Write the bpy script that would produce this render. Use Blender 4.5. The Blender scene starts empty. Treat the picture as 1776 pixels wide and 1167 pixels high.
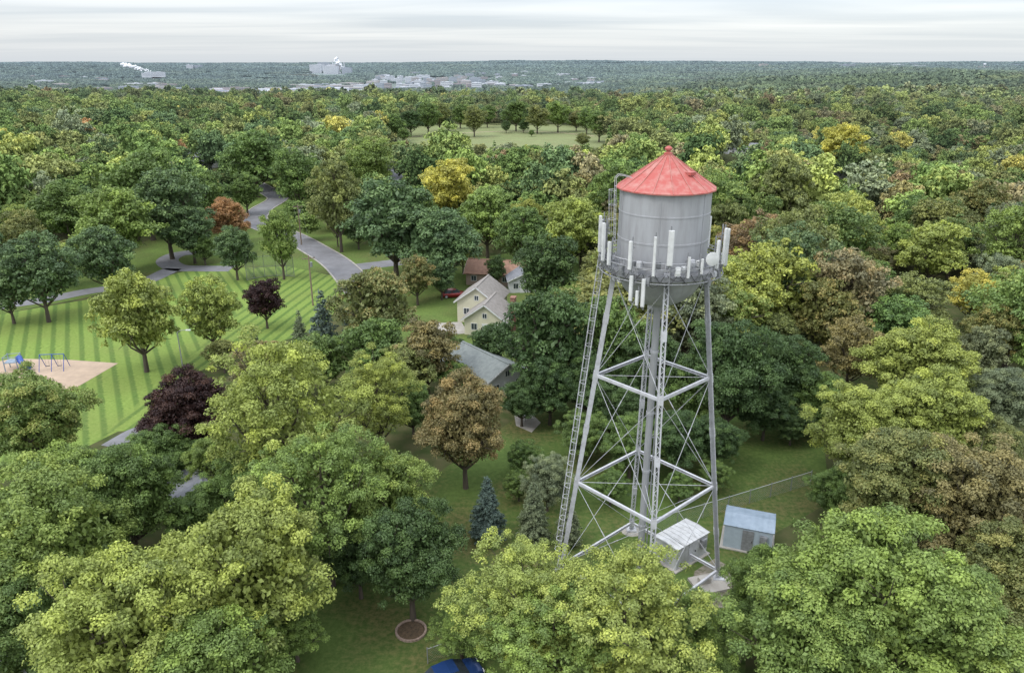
import bpy, math, random
import numpy as np
from mathutils import Vector, Matrix
random.seed(7); RNG=np.random.default_rng(11)
sc=bpy.context.scene
sc.view_settings.view_transform='Standard'; sc.view_settings.look='None'; sc.view_settings.exposure=0
COL=sc.collection
# ------------------------------------------------------------ terrain, and image pixel coordinates projected onto the ground
FPX=1300.0; CX=888.0; CY=583.5; HC=40.0
TH=math.atan((CY-108.0)/FPX); CT,ST=math.cos(TH),math.sin(TH)
def smooth(a,b,x):
    t=np.clip((np.asarray(x,dtype=float)-a)/(b-a),0,1); return t*t*(3-2*t)
def g(x,y):
    x=np.asarray(x,dtype=float); y=np.asarray(y,dtype=float)
    far=smooth(560,2000,y); s=x/(np.abs(y)+1.0)
    wv=1-smooth(.08,.34,s)
    base=-far*(78*wv+(1-wv)*30)
    base=base+far*(1-wv)*(17*np.sin(y/330+x/700)+10*np.sin(x/260-y/700))
    base=base+far*wv*smooth(-.1,-.5,s)*(10*np.sin(y/500+x/400)+8)*(1-smooth(2200,3000,y))
    rise=smooth(5000,9000,y)
    base=base*(1-rise)+rise*(12+8*np.sin(x/1500+1)+5*np.sin(x/430+y/700)+3*np.sin(x/170+2))
    rd=smooth(4800,5400,y)*(1-smooth(9000,11000,y))
    base=base+rd*24*np.sin(y/420+x/1300)*np.sin(x/1900+.7+y/2500)
    near=smooth(90,150,x)*smooth(120,260,y)*(1-smooth(1200,1700,y))
    base=base+near*(-9+6*np.sin(x/43)*np.sin(y/57+1)+7*np.sin(y/90+x/80))
    return base
def ray(px,py):
    u=(px-CX)/FPX; v=(CY-py)/FPX
    return np.array([u, CT+v*ST, -ST+v*CT])
def P(px,py,z=0.0,terrain=False):
    d=ray(px,py); zz=z
    for _ in range(30 if terrain else 1):
        t=(HC-zz)/(-d[2]) 
        if terrain: zz=0.6*zz+0.4*(float(g(t*d[0],t*d[1]))+z)
    return Vector((t*d[0],t*d[1],zz))
def proj(x,y,z):
    dy=y; dz=z-HC
    dep=dy*CT-dz*ST; up=dy*ST+dz*CT
    return CX+FPX*x/dep, CY-FPX*up/dep, dep
# ------------------------------------------------------------ materials
def newmat(name):
    m=bpy.data.materials.new(name); m.use_nodes=True
    nt=m.node_tree; return m,nt,nt.nodes['Principled BSDF']
def N(nt,t,**k):
    n=nt.nodes.new(t)
    for a,b in k.items(): setattr(n,a,b)
    return n
def paint(name,c1,c2=None,scale=2.0,rough=.6,metal=0,detail=6,stretch=(1,1,1),lo=.35,hi=.65,bump=0):
    m,nt,b=newmat(name)
    b.inputs['Roughness'].default_value=rough; b.inputs['Metallic'].default_value=metal
    c2=c2 or tuple(x*.75 for x in c1)
    tc=N(nt,'ShaderNodeTexCoord'); mp=N(nt,'ShaderNodeMapping'); mp.inputs['Scale'].default_value=stretch
    no=N(nt,'ShaderNodeTexNoise'); no.inputs['Scale'].default_value=scale; no.inputs['Detail'].default_value=detail; no.inputs['Roughness'].default_value=.65
    cr=N(nt,'ShaderNodeValToRGB'); cr.color_ramp.elements[0].position=lo; cr.color_ramp.elements[1].position=hi
    cr.color_ramp.elements[0].color=(*c1,1); cr.color_ramp.elements[1].color=(*c2,1)
    nt.links.new(tc.outputs['Object'],mp.inputs[0]); nt.links.new(mp.outputs[0],no.inputs['Vector'])
    nt.links.new(no.outputs['Fac'],cr.inputs[0]); nt.links.new(cr.outputs[0],b.inputs['Base Color'])
    if bump:
        bp=N(nt,'ShaderNodeBump'); bp.inputs['Strength'].default_value=bump
        nt.links.new(no.outputs['Fac'],bp.inputs['Height']); nt.links.new(bp.outputs[0],b.inputs['Normal'])
    return m
M={}
M['steel']=paint('pale_grey_painted_steel',(.47,.48,.50),(.30,.30,.30),2.2,.55,.0,lo=.44,hi=.8)
M['tank']=paint('tank_grey_paint',(.36,.37,.385),(.245,.245,.25),1.3,.5,.05,10,stretch=(1,1,.16),lo=.42,hi=.75)
M['red']=paint('faded_red_roof_paint',(.38,.085,.07),(.42,.19,.16),1.6,.7,0,10,(1,1,1),.42,.66)
M['redrib']=paint('roof_rib_red',(.40,.13,.11),(.44,.22,.18),2,.7)
M['white']=paint('white_plastic',(.66,.67,.66),(.54,.55,.54),2,.4)
M['dark']=paint('dark_metal',(.05,.05,.055),(.03,.03,.03),3,.5)
M['galvdk']=paint('dull_zinc',(.26,.27,.28),(.17,.175,.18),4,.5,.1)
M['asphalt']=paint('asphalt',(.20,.20,.21),(.145,.145,.15),.35,.9)
M['concrete']=paint('concrete',(.40,.38,.34),(.28,.26,.23),.6,.9)
M['sand']=paint('playground_sand',(.42,.32,.23),(.34,.26,.19),.8,.95)
M['gravel']=paint('gravel',(.28,.24,.20),(.10,.10,.06),1.2,.95,lo=.35,hi=.58)
M['bark']=paint('bark',(.10,.08,.06),(.05,.04,.03),6,.9,stretch=(1,1,.2))
M['glass']=paint('window_glass',(.03,.04,.05),(.05,.06,.07),1,.1)
M['brick']=paint('brick',(.27,.15,.11),(.22,.11,.08),5,.9)
M['mulch']=paint('mulch',(.12,.08,.045),(.05,.035,.02),6,.95)
M['blue']=paint('blue_plastic',(.02,.08,.35),(.02,.06,.28),2,.35)
M['pinkbrick']=paint('edging_block',(.33,.25,.20),(.22,.16,.12),5,.9)
M['wood']=paint('weathered_wood',(.25,.19,.14),(.16,.12,.09),4,.9,stretch=(1,1,.3))
M['shedwall']=paint('pale_blue_siding',(.38,.45,.50),(.32,.38,.43),2,.6)
M['shedroof']=paint('blue_grey_metal_roof',(.25,.31,.37),(.18,.235,.285),1,.5)
M['steam']=paint('steam_white',(.85,.86,.88),(.75,.77,.8),.01,1)
def lawnmat(name,c1,c2,stripe=None,lit=(.14,.12,.05),litamt=.5):
    m,nt,b=newmat(name); b.inputs['Roughness'].default_value=.95; b.inputs['Specular IOR Level'].default_value=.1
    L=nt.links.new
    tc=N(nt,'ShaderNodeTexCoord')
    n1=N(nt,'ShaderNodeTexNoise'); n1.inputs['Scale'].default_value=.12; n1.inputs['Detail'].default_value=8
    n2=N(nt,'ShaderNodeTexNoise'); n2.inputs['Scale'].default_value=2.2; n2.inputs['Detail'].default_value=8; n2.inputs['Roughness'].default_value=.7
    L(tc.outputs['Object'],n1.inputs['Vector']); L(tc.outputs['Object'],n2.inputs['Vector'])
    mx=N(nt,'ShaderNodeMix',data_type='RGBA'); mx.inputs['A'].default_value=(*c1,1); mx.inputs['B'].default_value=(*c2,1)
    if stripe:
        sx=N(nt,'ShaderNodeSeparateXYZ'); L(tc.outputs['Object'],sx.inputs[0])
        def st(ang,per):
            a=N(nt,'ShaderNodeMath',operation='MULTIPLY'); a.inputs[1].default_value=math.cos(ang)*2*math.pi/per
            c=N(nt,'ShaderNodeMath',operation='MULTIPLY_ADD'); c.inputs[1].default_value=math.sin(ang)*2*math.pi/per
            L(sx.outputs[0],a.inputs[0]); L(sx.outputs[1],c.inputs[0]); L(a.outputs[0],c.inputs[2])
            w=N(nt,'ShaderNodeMath',operation='MULTIPLY_ADD'); w.inputs[1].default_value=1.8; L(n2.outputs['Fac'],w.inputs[0]); L(c.outputs[0],w.inputs[2])
            s=N(nt,'ShaderNodeMath',operation='SINE'); L(w.outputs[0],s.inputs[0])
            r=N(nt,'ShaderNodeMapRange'); r.inputs['From Min'].default_value=.1; r.inputs['From Max'].default_value=.8; L(s.outputs[0],r.inputs['Value']); return r
        s1=st(stripe[0],stripe[2]); s2=st(stripe[1],stripe[2])
        ma=N(nt,'ShaderNodeMapRange'); ma.inputs['From Min'].default_value=stripe[3]; ma.inputs['From Max'].default_value=stripe[3]+1.0
        L(sx.outputs[0],ma.inputs['Value'])
        mf=N(nt,'ShaderNodeMix'); L(ma.outputs[0],mf.inputs['Factor']); L(s1.outputs[0],mf.inputs['A']); L(s2.outputs[0],mf.inputs['B'])
        L(mf.outputs['Result'],mx.inputs['Factor'])
    else:
        r=N(nt,'ShaderNodeMapRange'); r.inputs['From Min'].default_value=.35; r.inputs['From Max'].default_value=.65
        L(n1.outputs['Fac'],r.inputs['Value']); L(r.outputs[0],mx.inputs['Factor'])
    m2=N(nt,'ShaderNodeMix',data_type='RGBA'); m2.inputs['B'].default_value=(*lit,1)
    ml=N(nt,'ShaderNodeMath',operation='MULTIPLY'); L(n1.outputs['Fac'],ml.inputs[0]); L(n2.outputs['Fac'],ml.inputs[1])
    r2=N(nt,'ShaderNodeMapRange'); r2.inputs['From Min'].default_value=.22; r2.inputs['From Max'].default_value=.36; r2.inputs['To Max'].default_value=litamt
    L(ml.outputs[0],r2.inputs['Value']); L(r2.outputs[0],m2.inputs['Factor']); L(mx.outputs['Result'],m2.inputs['A'])
    n3=N(nt,'ShaderNodeMapRange'); n3.inputs['From Min'].default_value=.3; n3.inputs['From Max'].default_value=.7; n3.inputs['To Min'].default_value=.72; n3.inputs['To Max'].default_value=1.25; L(n2.outputs['Fac'],n3.inputs['Value'])
    vs=N(nt,'ShaderNodeVectorMath',operation='SCALE'); L(m2.outputs['Result'],vs.inputs[0]); L(n3.outputs[0],vs.inputs['Scale'])
    L(vs.outputs[0],b.inputs['Base Color'])
    bp=N(nt,'ShaderNodeBump'); bp.inputs['Strength'].default_value=.4; bp.inputs['Distance'].default_value=.1; L(n2.outputs['Fac'],bp.inputs['Height']); L(bp.outputs[0],b.inputs['Normal'])
    return m
M['park']=lawnmat('mown_park_grass',(.175,.25,.058),(.10,.165,.04),(math.radians(29),math.radians(-8),1.9,-47.0),litamt=.25)
M['lawn']=lawnmat('house_lawn',(.12,.175,.045),(.08,.13,.034),None)
M['yard']=lawnmat('leafy_yard_grass',(.085,.13,.034),(.055,.092,.024),None,(.14,.115,.05),.7)
M['meadow']=lawnmat('pale_meadow',(.20,.23,.105),(.155,.195,.085),None,(.23,.21,.11),litamt=.6)
m,nt,b=newmat('terrain'); L=nt.links.new; b.inputs['Roughness'].default_value=1; b.inputs['Specular IOR Level'].default_value=.1
tc=N(nt,'ShaderNodeTexCoord'); sx=N(nt,'ShaderNodeSeparateXYZ'); L(tc.outputs['Object'],sx.inputs[0])
n1=N(nt,'ShaderNodeTexNoise'); n1.inputs['Scale'].default_value=.6; n1.inputs['Detail'].default_value=10; L(tc.outputs['Object'],n1.inputs['Vector'])
cr=N(nt,'ShaderNodeValToRGB'); cr.color_ramp.elements[0].position=.35; cr.color_ramp.elements[1].position=.7
cr.color_ramp.elements[0].color=(.05,.07,.022,1); cr.color_ramp.elements[1].color=(.10,.095,.045,1); L(n1.outputs['Fac'],cr.inputs[0])
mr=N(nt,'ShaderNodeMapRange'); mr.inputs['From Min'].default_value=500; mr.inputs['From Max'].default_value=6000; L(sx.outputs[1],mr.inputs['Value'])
mx=N(nt,'ShaderNodeMix',data_type='RGBA'); mx.inputs['B'].default_value=(.18,.22,.22,1); L(mr.outputs[0],mx.inputs['Factor']); L(cr.outputs[0],mx.inputs['A']); L(mx.outputs['Result'],b.inputs['Base Color'])  # distance haze painted into the ground colour, blue-grey further out
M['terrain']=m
def leafmat(inst):
    m,nt,b=newmat('foliage_far' if inst else 'foliage'); L=nt.links.new
    if inst:
        at=N(nt,'ShaderNodeAttribute',attribute_type='INSTANCER',attribute_name='tint'); col=at.outputs['Color']; alp=at.outputs['Alpha']
    else:
        at=N(nt,'ShaderNodeObjectInfo'); col=at.outputs['Color']; alp=at.outputs['Alpha']
    lv=N(nt,'ShaderNodeAttribute',attribute_name='lv'); sp=N(nt,'ShaderNodeSeparateColor'); L(lv.outputs['Color'],sp.inputs[0])
    a=N(nt,'ShaderNodeMath',operation='MULTIPLY_ADD'); a.inputs[1].default_value=.65; a.inputs[2].default_value=.55; L(sp.outputs[0],a.inputs[0])
    c=N(nt,'ShaderNodeMath',operation='MULTIPLY_ADD'); c.inputs[1].default_value=.75; L(sp.outputs[1],c.inputs[0]); L(a.outputs[0],c.inputs[2])
    warm=N(nt,'ShaderNodeMix',data_type='RGBA',blend_type='MULTIPLY'); warm.inputs['B'].default_value=(1.2,1.1,.85,1); L(sp.outputs[1],warm.inputs['Factor']); L(col,warm.inputs['A'])
    sm=N(nt,'ShaderNodeMath',operation='ADD'); L(sp.outputs[1],sm.inputs[0]); L(sp.outputs[0],sm.inputs[1])
    mr=N(nt,'ShaderNodeMapRange'); mr.inputs['From Min'].default_value=.8; mr.inputs['From Max'].default_value=1.6; L(sm.outputs[0],mr.inputs['Value'])
    fa=N(nt,'ShaderNodeMath',operation='MULTIPLY'); L(mr.outputs[0],fa.inputs[0]); L(alp,fa.inputs[1])
    au=N(nt,'ShaderNodeMix',data_type='RGBA'); au.inputs['B'].default_value=(.25,.14,.07,1); L(fa.outputs[0],au.inputs['Factor']); L(warm.outputs['Result'],au.inputs['A'])
    vm=N(nt,'ShaderNodeVectorMath',operation='SCALE'); L(au.outputs['Result'],vm.inputs[0]); L(c.outputs[0],vm.inputs['Scale'])
    L(vm.outputs[0],b.inputs['Base Color']); b.inputs['Roughness'].default_value=.5; b.inputs['Specular IOR Level'].default_value=.3
    out=nt.nodes['Material Output']
    if inst:
        df=N(nt,'ShaderNodeBsdfDiffuse'); L(vm.outputs[0],df.inputs[0])
        hz=N(nt,'ShaderNodeAttribute',attribute_type='INSTANCER',attribute_name='haze_glow')
        em=N(nt,'ShaderNodeEmission'); em.inputs[0].default_value=(.38,.46,.54,1); L(hz.outputs['Fac'],em.inputs[1])  # leaves glow faintly to imitate airlight; no real haze volume
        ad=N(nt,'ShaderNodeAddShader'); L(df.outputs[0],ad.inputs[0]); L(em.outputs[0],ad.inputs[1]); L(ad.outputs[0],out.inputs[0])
        try: m.cycles.emission_sampling='NONE'
        except Exception as e_: print(e_)
    else:
        tr=N(nt,'ShaderNodeBsdfTranslucent'); L(vm.outputs[0],tr.inputs['Color'])
        ms=N(nt,'ShaderNodeMixShader'); ms.inputs[0].default_value=.25
        L(b.outputs[0],ms.inputs[1]); L(tr.outputs[0],ms.inputs[2]); L(ms.outputs[0],out.inputs[0])
    return m
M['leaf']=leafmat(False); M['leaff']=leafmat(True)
# ------------------------------------------------------------ mesh builder
class MB:
    def __init__(s): s.v=[]; s.f=[]; s.mi=[]; s.k=0
    def add(s,vs,fs):
        o=len(s.v); s.v+= [tuple(v) for v in vs]
        for f in fs: s.f.append([i+o for i in f]); s.mi.append(s.k)
    def box(s,c,size,rz=0,R=None):
        R=R or Matrix.Rotation(rz,3,'Z'); c=Vector(c); h=Vector(size)/2
        vs=[c+R@Vector((h.x*a,h.y*b_,h.z*d)) for a in(-1,1) for b_ in(-1,1) for d in(-1,1)]
        s.add(vs,[(0,1,3,2),(4,6,7,5),(0,4,5,1),(2,3,7,6),(0,2,6,4),(1,5,7,3)])
    def beam(s,p,q,w,h,up=(0,0,1)):
        p=Vector(p);q=Vector(q);d=q-p; l=d.length
        if l<1e-6:return
        z=d/l; u=Vector(up)
        if abs(z.dot(u))>.98: u=Vector((0,1,0))
        x=z.cross(u).normalized(); y=x.cross(z)
        R=Matrix((x,y,z)).transposed(); s.box((p+q)/2,(w,h,l),R=R)
    def tube(s,p,q,r,seg=8,r2=None,cap=True):
        p=Vector(p);q=Vector(q);d=(q-p).normalized(); u=Vector((0,0,1)) if abs(d.z)<.9 else Vector((1,0,0))
        x=d.cross(u).normalized(); y=d.cross(x); r2=r if r2 is None else r2
        vs=[]
        for c,rr in((p,r),(q,r2)):
            for i in range(seg):
                a=2*math.pi*i/seg; vs.append(c+rr*(x*math.cos(a)+y*math.sin(a)))
        fs=[(i,(i+1)%seg,seg+(i+1)%seg,seg+i) for i in range(seg)]
        if cap: fs+= [tuple(range(seg))[::-1],tuple(range(seg,2*seg))]
        s.add(vs,fs)
    def path(s,pts,r,seg=6,closed=False):
        n=len(pts)
        for i in range(n if closed else n-1): s.tube(pts[i],pts[(i+1)%n],r,seg)
    def lathe(s,prof,seg=48,c=(0,0,0)):
        vs=[];fs=[]
        for r,z in prof:
            for i in range(seg):
                a=2*math.pi*i/seg; vs.append((c[0]+r*math.cos(a),c[1]+r*math.sin(a),c[2]+z))
        for j in range(len(prof)-1):
            for i in range(seg):
                k=(i+1)%seg; fs.append((j*seg+i,j*seg+k,(j+1)*seg+k,(j+1)*seg+i))
        s.add(vs,fs)
    def poly(s,pts): s.add(pts,[tuple(range(len(pts)))])
    def obj(s,name,mats,parent=None,loc=(0,0,0),rz=0,smoothang=None):
        me=bpy.data.meshes.new(name); me.from_pydata(s.v,[],s.f); me.update()
        for m in (mats if isinstance(mats,(list,tuple)) else [mats]): me.materials.append(m)
        me.polygons.foreach_set('material_index',s.mi)
        if smoothang: me.polygons.foreach_set('use_smooth',[True]*len(me.polygons))
        o=bpy.data.objects.new(name,me); COL.objects.link(o); o.location=loc; o.rotation_euler=(0,0,rz)
        if parent: o.parent=parent
        if smoothang:
            try: me.set_sharp_from_angle(angle=math.radians(smoothang))
            except Exception: pass
        return o
def empty(name,loc,rz=0,label=None,cat=None,group=None):
    e=bpy.data.objects.new(name,None); COL.objects.link(e); e.location=loc; e.rotation_euler=(0,0,rz); e.empty_display_size=.3
    if label: e['label']=label
    if cat: e['category']=cat
    if group: e['group']=group
    return e
def tag(o,label,cat,group=None,kind=None):
    o['label']=label; o['category']=cat
    if group:o['group']=group
    if kind:o['kind']=kind
    return o
# ------------------------------------------------------------ ground
def build_ground():
    ys=np.concatenate([np.linspace(-160,600,77),np.geomspace(612,16000,130)]); ts=np.linspace(-1.3,1.3,141)
    Y,T=np.meshgrid(ys,ts,indexing='ij'); X=T*(np.abs(Y)*1.0+160); Z=g(X,Y)
    Z=Z-np.where(Y>12000,(Y-12000)*.02,0)
    V=np.stack([X,Y,Z],-1).reshape(-1,3); n=len(ts); F=[]
    for j in range(len(ys)-1):
        for i in range(n-1): F.append((j*n+i,j*n+i+1,(j+1)*n+i+1,(j+1)*n+i))
    me=bpy.data.meshes.new('ground'); me.from_pydata(V.tolist(),[],F); me.materials.append(M['terrain'])
    o=bpy.data.objects.new('ground',me); COL.objects.link(o); tag(o,'grassy leaf-littered ground sheet running to the hills','ground',kind='structure')
build_ground()
def sheet(name,pts,mat,z,label,cat):
    b=MB(); b.poly([tuple(P(x,y)[:2])+(z,) for x,y in pts]); o=b.obj(name,mat); tag(o,label,cat,kind='structure'); return o
PARK=[(-90,560),(150,520),(262,486),(330,468),(500,462),(585,480),(604,505),(560,570),(430,610),(330,650),(268,745),(205,748),(120,790),(-90,850)]
sheet('park_lawn',PARK,M['park'],.012,'bright green park lawn mown in diagonal stripes','lawn')
sheet('roadside_lawn',[(-60,430),(250,420),(400,340),(470,300),(520,330),(640,400),(720,440),(760,500),(740,580),(590,520),(585,475),(330,464),(260,482),(150,516),(-60,556)],M['lawn'],.008,'green lawns beside the residential street','lawn')
sheet('house_lawn',[(690,470),(1000,420),(1010,520),(900,590),(880,700),(690,600)],M['lawn'],.004,'lawn around the cream house','lawn')
sheet('back_yard',[(480,900),(700,830),(760,820),(930,700),(1420,690),(1440,870),(1300,950),(1290,1250),(480,1320)],M['yard'],.004,'leaf-littered grass yard around the tower','lawn')
MEAD=[(672,231),(700,222),(760,218),(960,218),(1040,227),(1095,240),(1050,247),(930,249),(820,247),(740,245),(680,240)]
sheet('meadow',[(640,232),(680,216),(800,211),(970,211),(1070,224),(1130,242),(1080,260),(930,264),(820,262),(740,258),(650,252)],M['meadow'],.3,'pale open meadow on the hilltop','meadow')
SAND=[(-60,640),(20,622),(118,624),(205,630),(112,684),(-60,760)]
sheet('playground_bed',SAND,M['sand'],.02,'tan sand playground bed in the park lawn','playground')
sheet('gravel_pad',[(1205,990),(1240,968),(1270,985),(1290,1060),(1265,1100),(1240,1080),(1200,1010)],M['gravel'],.012,'gravel pad beside the tower foot','gravel pad')
sheet('driveway',[(735,562),(800,558),(812,578),(760,582)],M['concrete'],.016,'pale concrete driveway at the cream house','driveway')
sheet('patio',[(890,708),(920,715),(938,733),(922,750),(895,738)],M['concrete'],.016,'stone patio behind the grey-roofed house','patio')
def ribbon(name,pts,w,mat,z,label,cat,kerb=True):
    c=[P(x,y) for x,y in pts]
    q=[]
    for i in range(len(c)-1):
        p0=c[max(i-1,0)];p1=c[i];p2=c[i+1];p3=c[min(i+2,len(c)-1)]
        for k in range(8):
            t=k/8; q.append(.5*((2*p1)+(-p0+p2)*t+(2*p0-5*p1+4*p2-p3)*t*t+(-p0+3*p1-3*p2+p3)*t**3))
    q.append(c[-1]); nn=[]
    for i,p in enumerate(q):
        d=(q[min(i+1,len(q)-1)]-q[max(i-1,0)]); nn.append(Vector((-d.y,d.x,0)).normalized())
    b=MB()
    for i in range(len(q)-1):
        a,b2=q[i],q[i+1]
        b.poly([(*(a-nn[i]*w/2)[:2],z),(*(b2-nn[i+1]*w/2)[:2],z),(*(b2+nn[i+1]*w/2)[:2],z),(*(a+nn[i]*w/2)[:2],z)])
    tag(b.obj(name,mat),label,cat,kind='structure')
    if kerb:
        k=MB()
        for sg in(-1,1):
            for i in range(len(q)-1):
                o1=[q[i]+nn[i]*sg*(w/2+e) for e in(.003,.3)]; o2=[q[i+1]+nn[i+1]*sg*(w/2+e) for e in(.003,.3)]
                k.poly([(*o1[0][:2],.13),(*o1[1][:2],.13),(*o2[1][:2],.13),(*o2[0][:2],.13)]); k.poly([(*o1[0][:2],0),(*o1[0][:2],.13),(*o2[0][:2],.13),(*o2[0][:2],0)]); k.poly([(*o1[1][:2],0),(*o1[1][:2],.13),(*o2[1][:2],.13),(*o2[1][:2],0)])
        tag(k.obj('kerb',M['concrete']),'pale concrete kerb along the street','kerb',kind='structure')
ribbon('road',[(440,318),(470,335),(481,346),(450,366),(447,388),(500,408),(545,432),(590,462),(640,520)],6.0,M['asphalt'],.03,'curving grey asphalt residential street','road')
ribbon('side_road',[(598,466),(640,461),(690,455),(740,448)],5.2,M['asphalt'],.034,'grey side street joining the curve','road',False)
ribbon('loop_drive',[(402,466),(350,466),(306,464),(290,452),(310,441),(350,437),(395,436)],4.5,M['asphalt'],.034,'dark asphalt turning loop by the park','road',False)
ribbon('park_street',[(-120,560),(0,532),(80,520),(150,506),(240,492),(300,466)],4.0,M['asphalt'],.034,'grey street along the park edge','road',False)
ribbon('footpath',[(190,775),(230,752),(262,738),(300,712)],2.4,M['asphalt'],.034,'grey asphalt footpath at the park corner','path',False)
ribbon('meadow_path',[(700,240),(790,233),(880,229),(960,231),(1030,237)],1.6,M['sand'],.34,'thin tan path across the meadow','path',False)
# ------------------------------------------------------------ tree prototypes
def leaf_mesh(name,C,Nn,size,rv,mat,asp=.62):
    n=len(C); up=RNG.normal(size=(n,3)); t=np.cross(Nn,up); t/=np.linalg.norm(t,axis=1)[:,None]+1e-9; bt=np.cross(Nn,t)
    s=size[:,None]
    V=np.empty((n,4,3)); V[:,0]=C-t*s*.5; V[:,1]=C+bt*s*asp*.5+Nn*s*.12; V[:,2]=C+t*s*.5; V[:,3]=C-bt*s*asp*.5+Nn*s*.12
    me=bpy.data.meshes.new(name); me.vertices.add(4*n); me.vertices.foreach_set('co',V.astype(np.float32).ravel())
    me.loops.add(4*n); me.loops.foreach_set('vertex_index',np.arange(4*n,dtype=np.int32))
    me.polygons.add(n); me.polygons.foreach_set('loop_start',np.arange(0,4*n,4,dtype=np.int32))
    try: me.polygons.foreach_set('loop_total',np.full(n,4,dtype=np.int32))
    except Exception: pass
    me.update(calc_edges=True)
    a=me.attributes.new('lv','FLOAT_COLOR','POINT'); c=np.ones((n,4,4)); c[:,:,:3]=rv[:,None,:]; a.data.foreach_set('color',c.astype(np.float32).ravel())
    me.materials.append(mat); return me
def rdir(n):
    d=RNG.normal(size=(n,3)); return d/np.linalg.norm(d,axis=1)[:,None]
def crown_data(nl,ncl,nleaf,size,rc=(.13,.22),hz=1.0,zc=1.2,inner=.06,oval=0):
    lobes=[]; tries=0
    while len(lobes)<nl and tries<600:
        tries+=1; d=rdir(1)[0]
        if d[2]<-.8: continue
        p=d*np.array([1,1,hz])*RNG.uniform(.48,.7)
        if oval: p[:2]*=1-.35*max(0,d[2])
        if all(np.linalg.norm(p-q)>.42 for q,_ in lobes) : lobes.append((p,RNG.uniform(.28,.46)))
    lobes.append((np.array([0,0,.3]),.5)); lobes.append((np.array([0,0,-.35]),.5))
    C=[];R=[];G=[]
    for p,r in lobes:
        d=rdir(ncl); d[:,2]=np.where(d[:,2]<-.3,-d[:,2]*.5,d[:,2]); d/=np.linalg.norm(d,axis=1)[:,None]
        c=p+d*r*RNG.uniform(.7,1.15,size=(ncl,1))*np.array([1,1,.85])
        e=np.sqrt((c[:,0])**2+c[:,1]**2+(c[:,2]/hz)**2)
        k=(e>.42)&(e<1.04); c=c[k]
        C.append(c);R.append(RNG.uniform(*rc,size=len(c))); G.append(np.clip(RNG.normal(.45,.27,size=len(c)),0,1))
    C=np.concatenate(C);R=np.concatenate(R);G=np.concatenate(G)
    idx=RNG.choice(len(C),size=nleaf,p=(R**2)/(R**2).sum()); d=rdir(nleaf); d[:,2]=np.where(d[:,2]<-.45,-d[:,2],d[:,2])
    rad=R[idx]*(RNG.uniform(.25,1,size=nleaf)**.5)*RNG.uniform(.8,1.28,size=nleaf)
    pos=C[idx]+d*rad[:,None]*np.array([1,1,.66]); pos[:,2]+=zc
    nn=d*.8+np.array([0,0,.45])+RNG.normal(size=(nleaf,3))*.45; nn/=np.linalg.norm(nn,axis=1)[:,None]
    sz=size*RNG.uniform(.65,1.4,size=nleaf); rv=np.stack([RNG.uniform(0,1,nleaf),G[idx],np.ones(nleaf)],1)
    ni=int(nleaf*inner)+30; di=rdir(ni)*(RNG.uniform(0,1,size=(ni,1))**.4)*.72; di[:,2]=di[:,2]*.95+zc
    pos=np.concatenate([pos,di]); nn=np.concatenate([nn,rdir(ni)]); sz=np.concatenate([sz,np.full(ni,size*2.2)]); rv=np.concatenate([rv,np.stack([RNG.uniform(.1,.7,ni),np.full(ni,.35),np.ones(ni)],1)])
    return pos,nn,sz,rv,lobes
def trunk_mesh(name,lobes,zc=1.2,sides=8):
    b=MB(); pts=[Vector((0,0,-.02)),Vector((.01,0,.3)),Vector((-.01,.015,.75)),Vector((.01,0,1.2)),Vector((0,0,zc+.5))]; rr=[.062,.046,.038,.026,.008]
    for i in range(4): b.tube(pts[i],pts[i+1],rr[i],sides,rr[i+1],cap=False)
    for p,r in lobes:
        e=Vector((p[0],p[1],p[2]+zc)); s0=Vector((0,0,max(.35,e.z-.75))); mid=s0.lerp(e,.5)+Vector((e.x*.12,e.y*.12,-.02))
        b.tube(s0,mid,.024,5,.016,False); b.tube(mid,e,.016,5,.007,False)
        for k in range(4):
            q=e+Vector(rdir(1)[0])*r*.7; b.tube(mid.lerp(e,.6),q,.008,4,.003,False)
    me=bpy.data.meshes.new(name); me.from_pydata(b.v,[],b.f); me.materials.append(M['bark']); return me
PROT={}
def mk(key,mat,**k):
    pos,nn,sz,rv,lobes=crown_data(**k); me=leaf_mesh('crown_'+key,pos,nn,sz,rv,mat)
    PROT[key]=(me,trunk_mesh('trunk_'+key,lobes))
mk('near0',M['leaf'],nl=12,ncl=20,nleaf=54000,size=.033,rc=(.07,.15),inner=.1)
mk('near1',M['leaf'],nl=13,ncl=19,nleaf=54000,size=.033,rc=(.07,.16),inner=.1)
mk('near2',M['leaf'],nl=12,ncl=22,nleaf=52000,size=.033,rc=(.07,.15),oval=1,inner=.1)
mk('airy0',M['leaf'],nl=14,ncl=24,nleaf=44000,size=.028,rc=(.05,.12),inner=.05)
mk('airy1',M['leaf'],nl=13,ncl=26,nleaf=44000,size=.028,rc=(.05,.12),inner=.05)
for i in range(5): mk('mid%d'%i,M['leaf'],nl=10+i%3,ncl=18,nleaf=12500,size=.058,rc=(.08,.18),oval=i%2,inner=.1)
for i in range(2): mk('mair%d'%i,M['leaf'],nl=12,ncl=20,nleaf=11000,size=.054,rc=(.08,.15),inner=.06)
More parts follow.
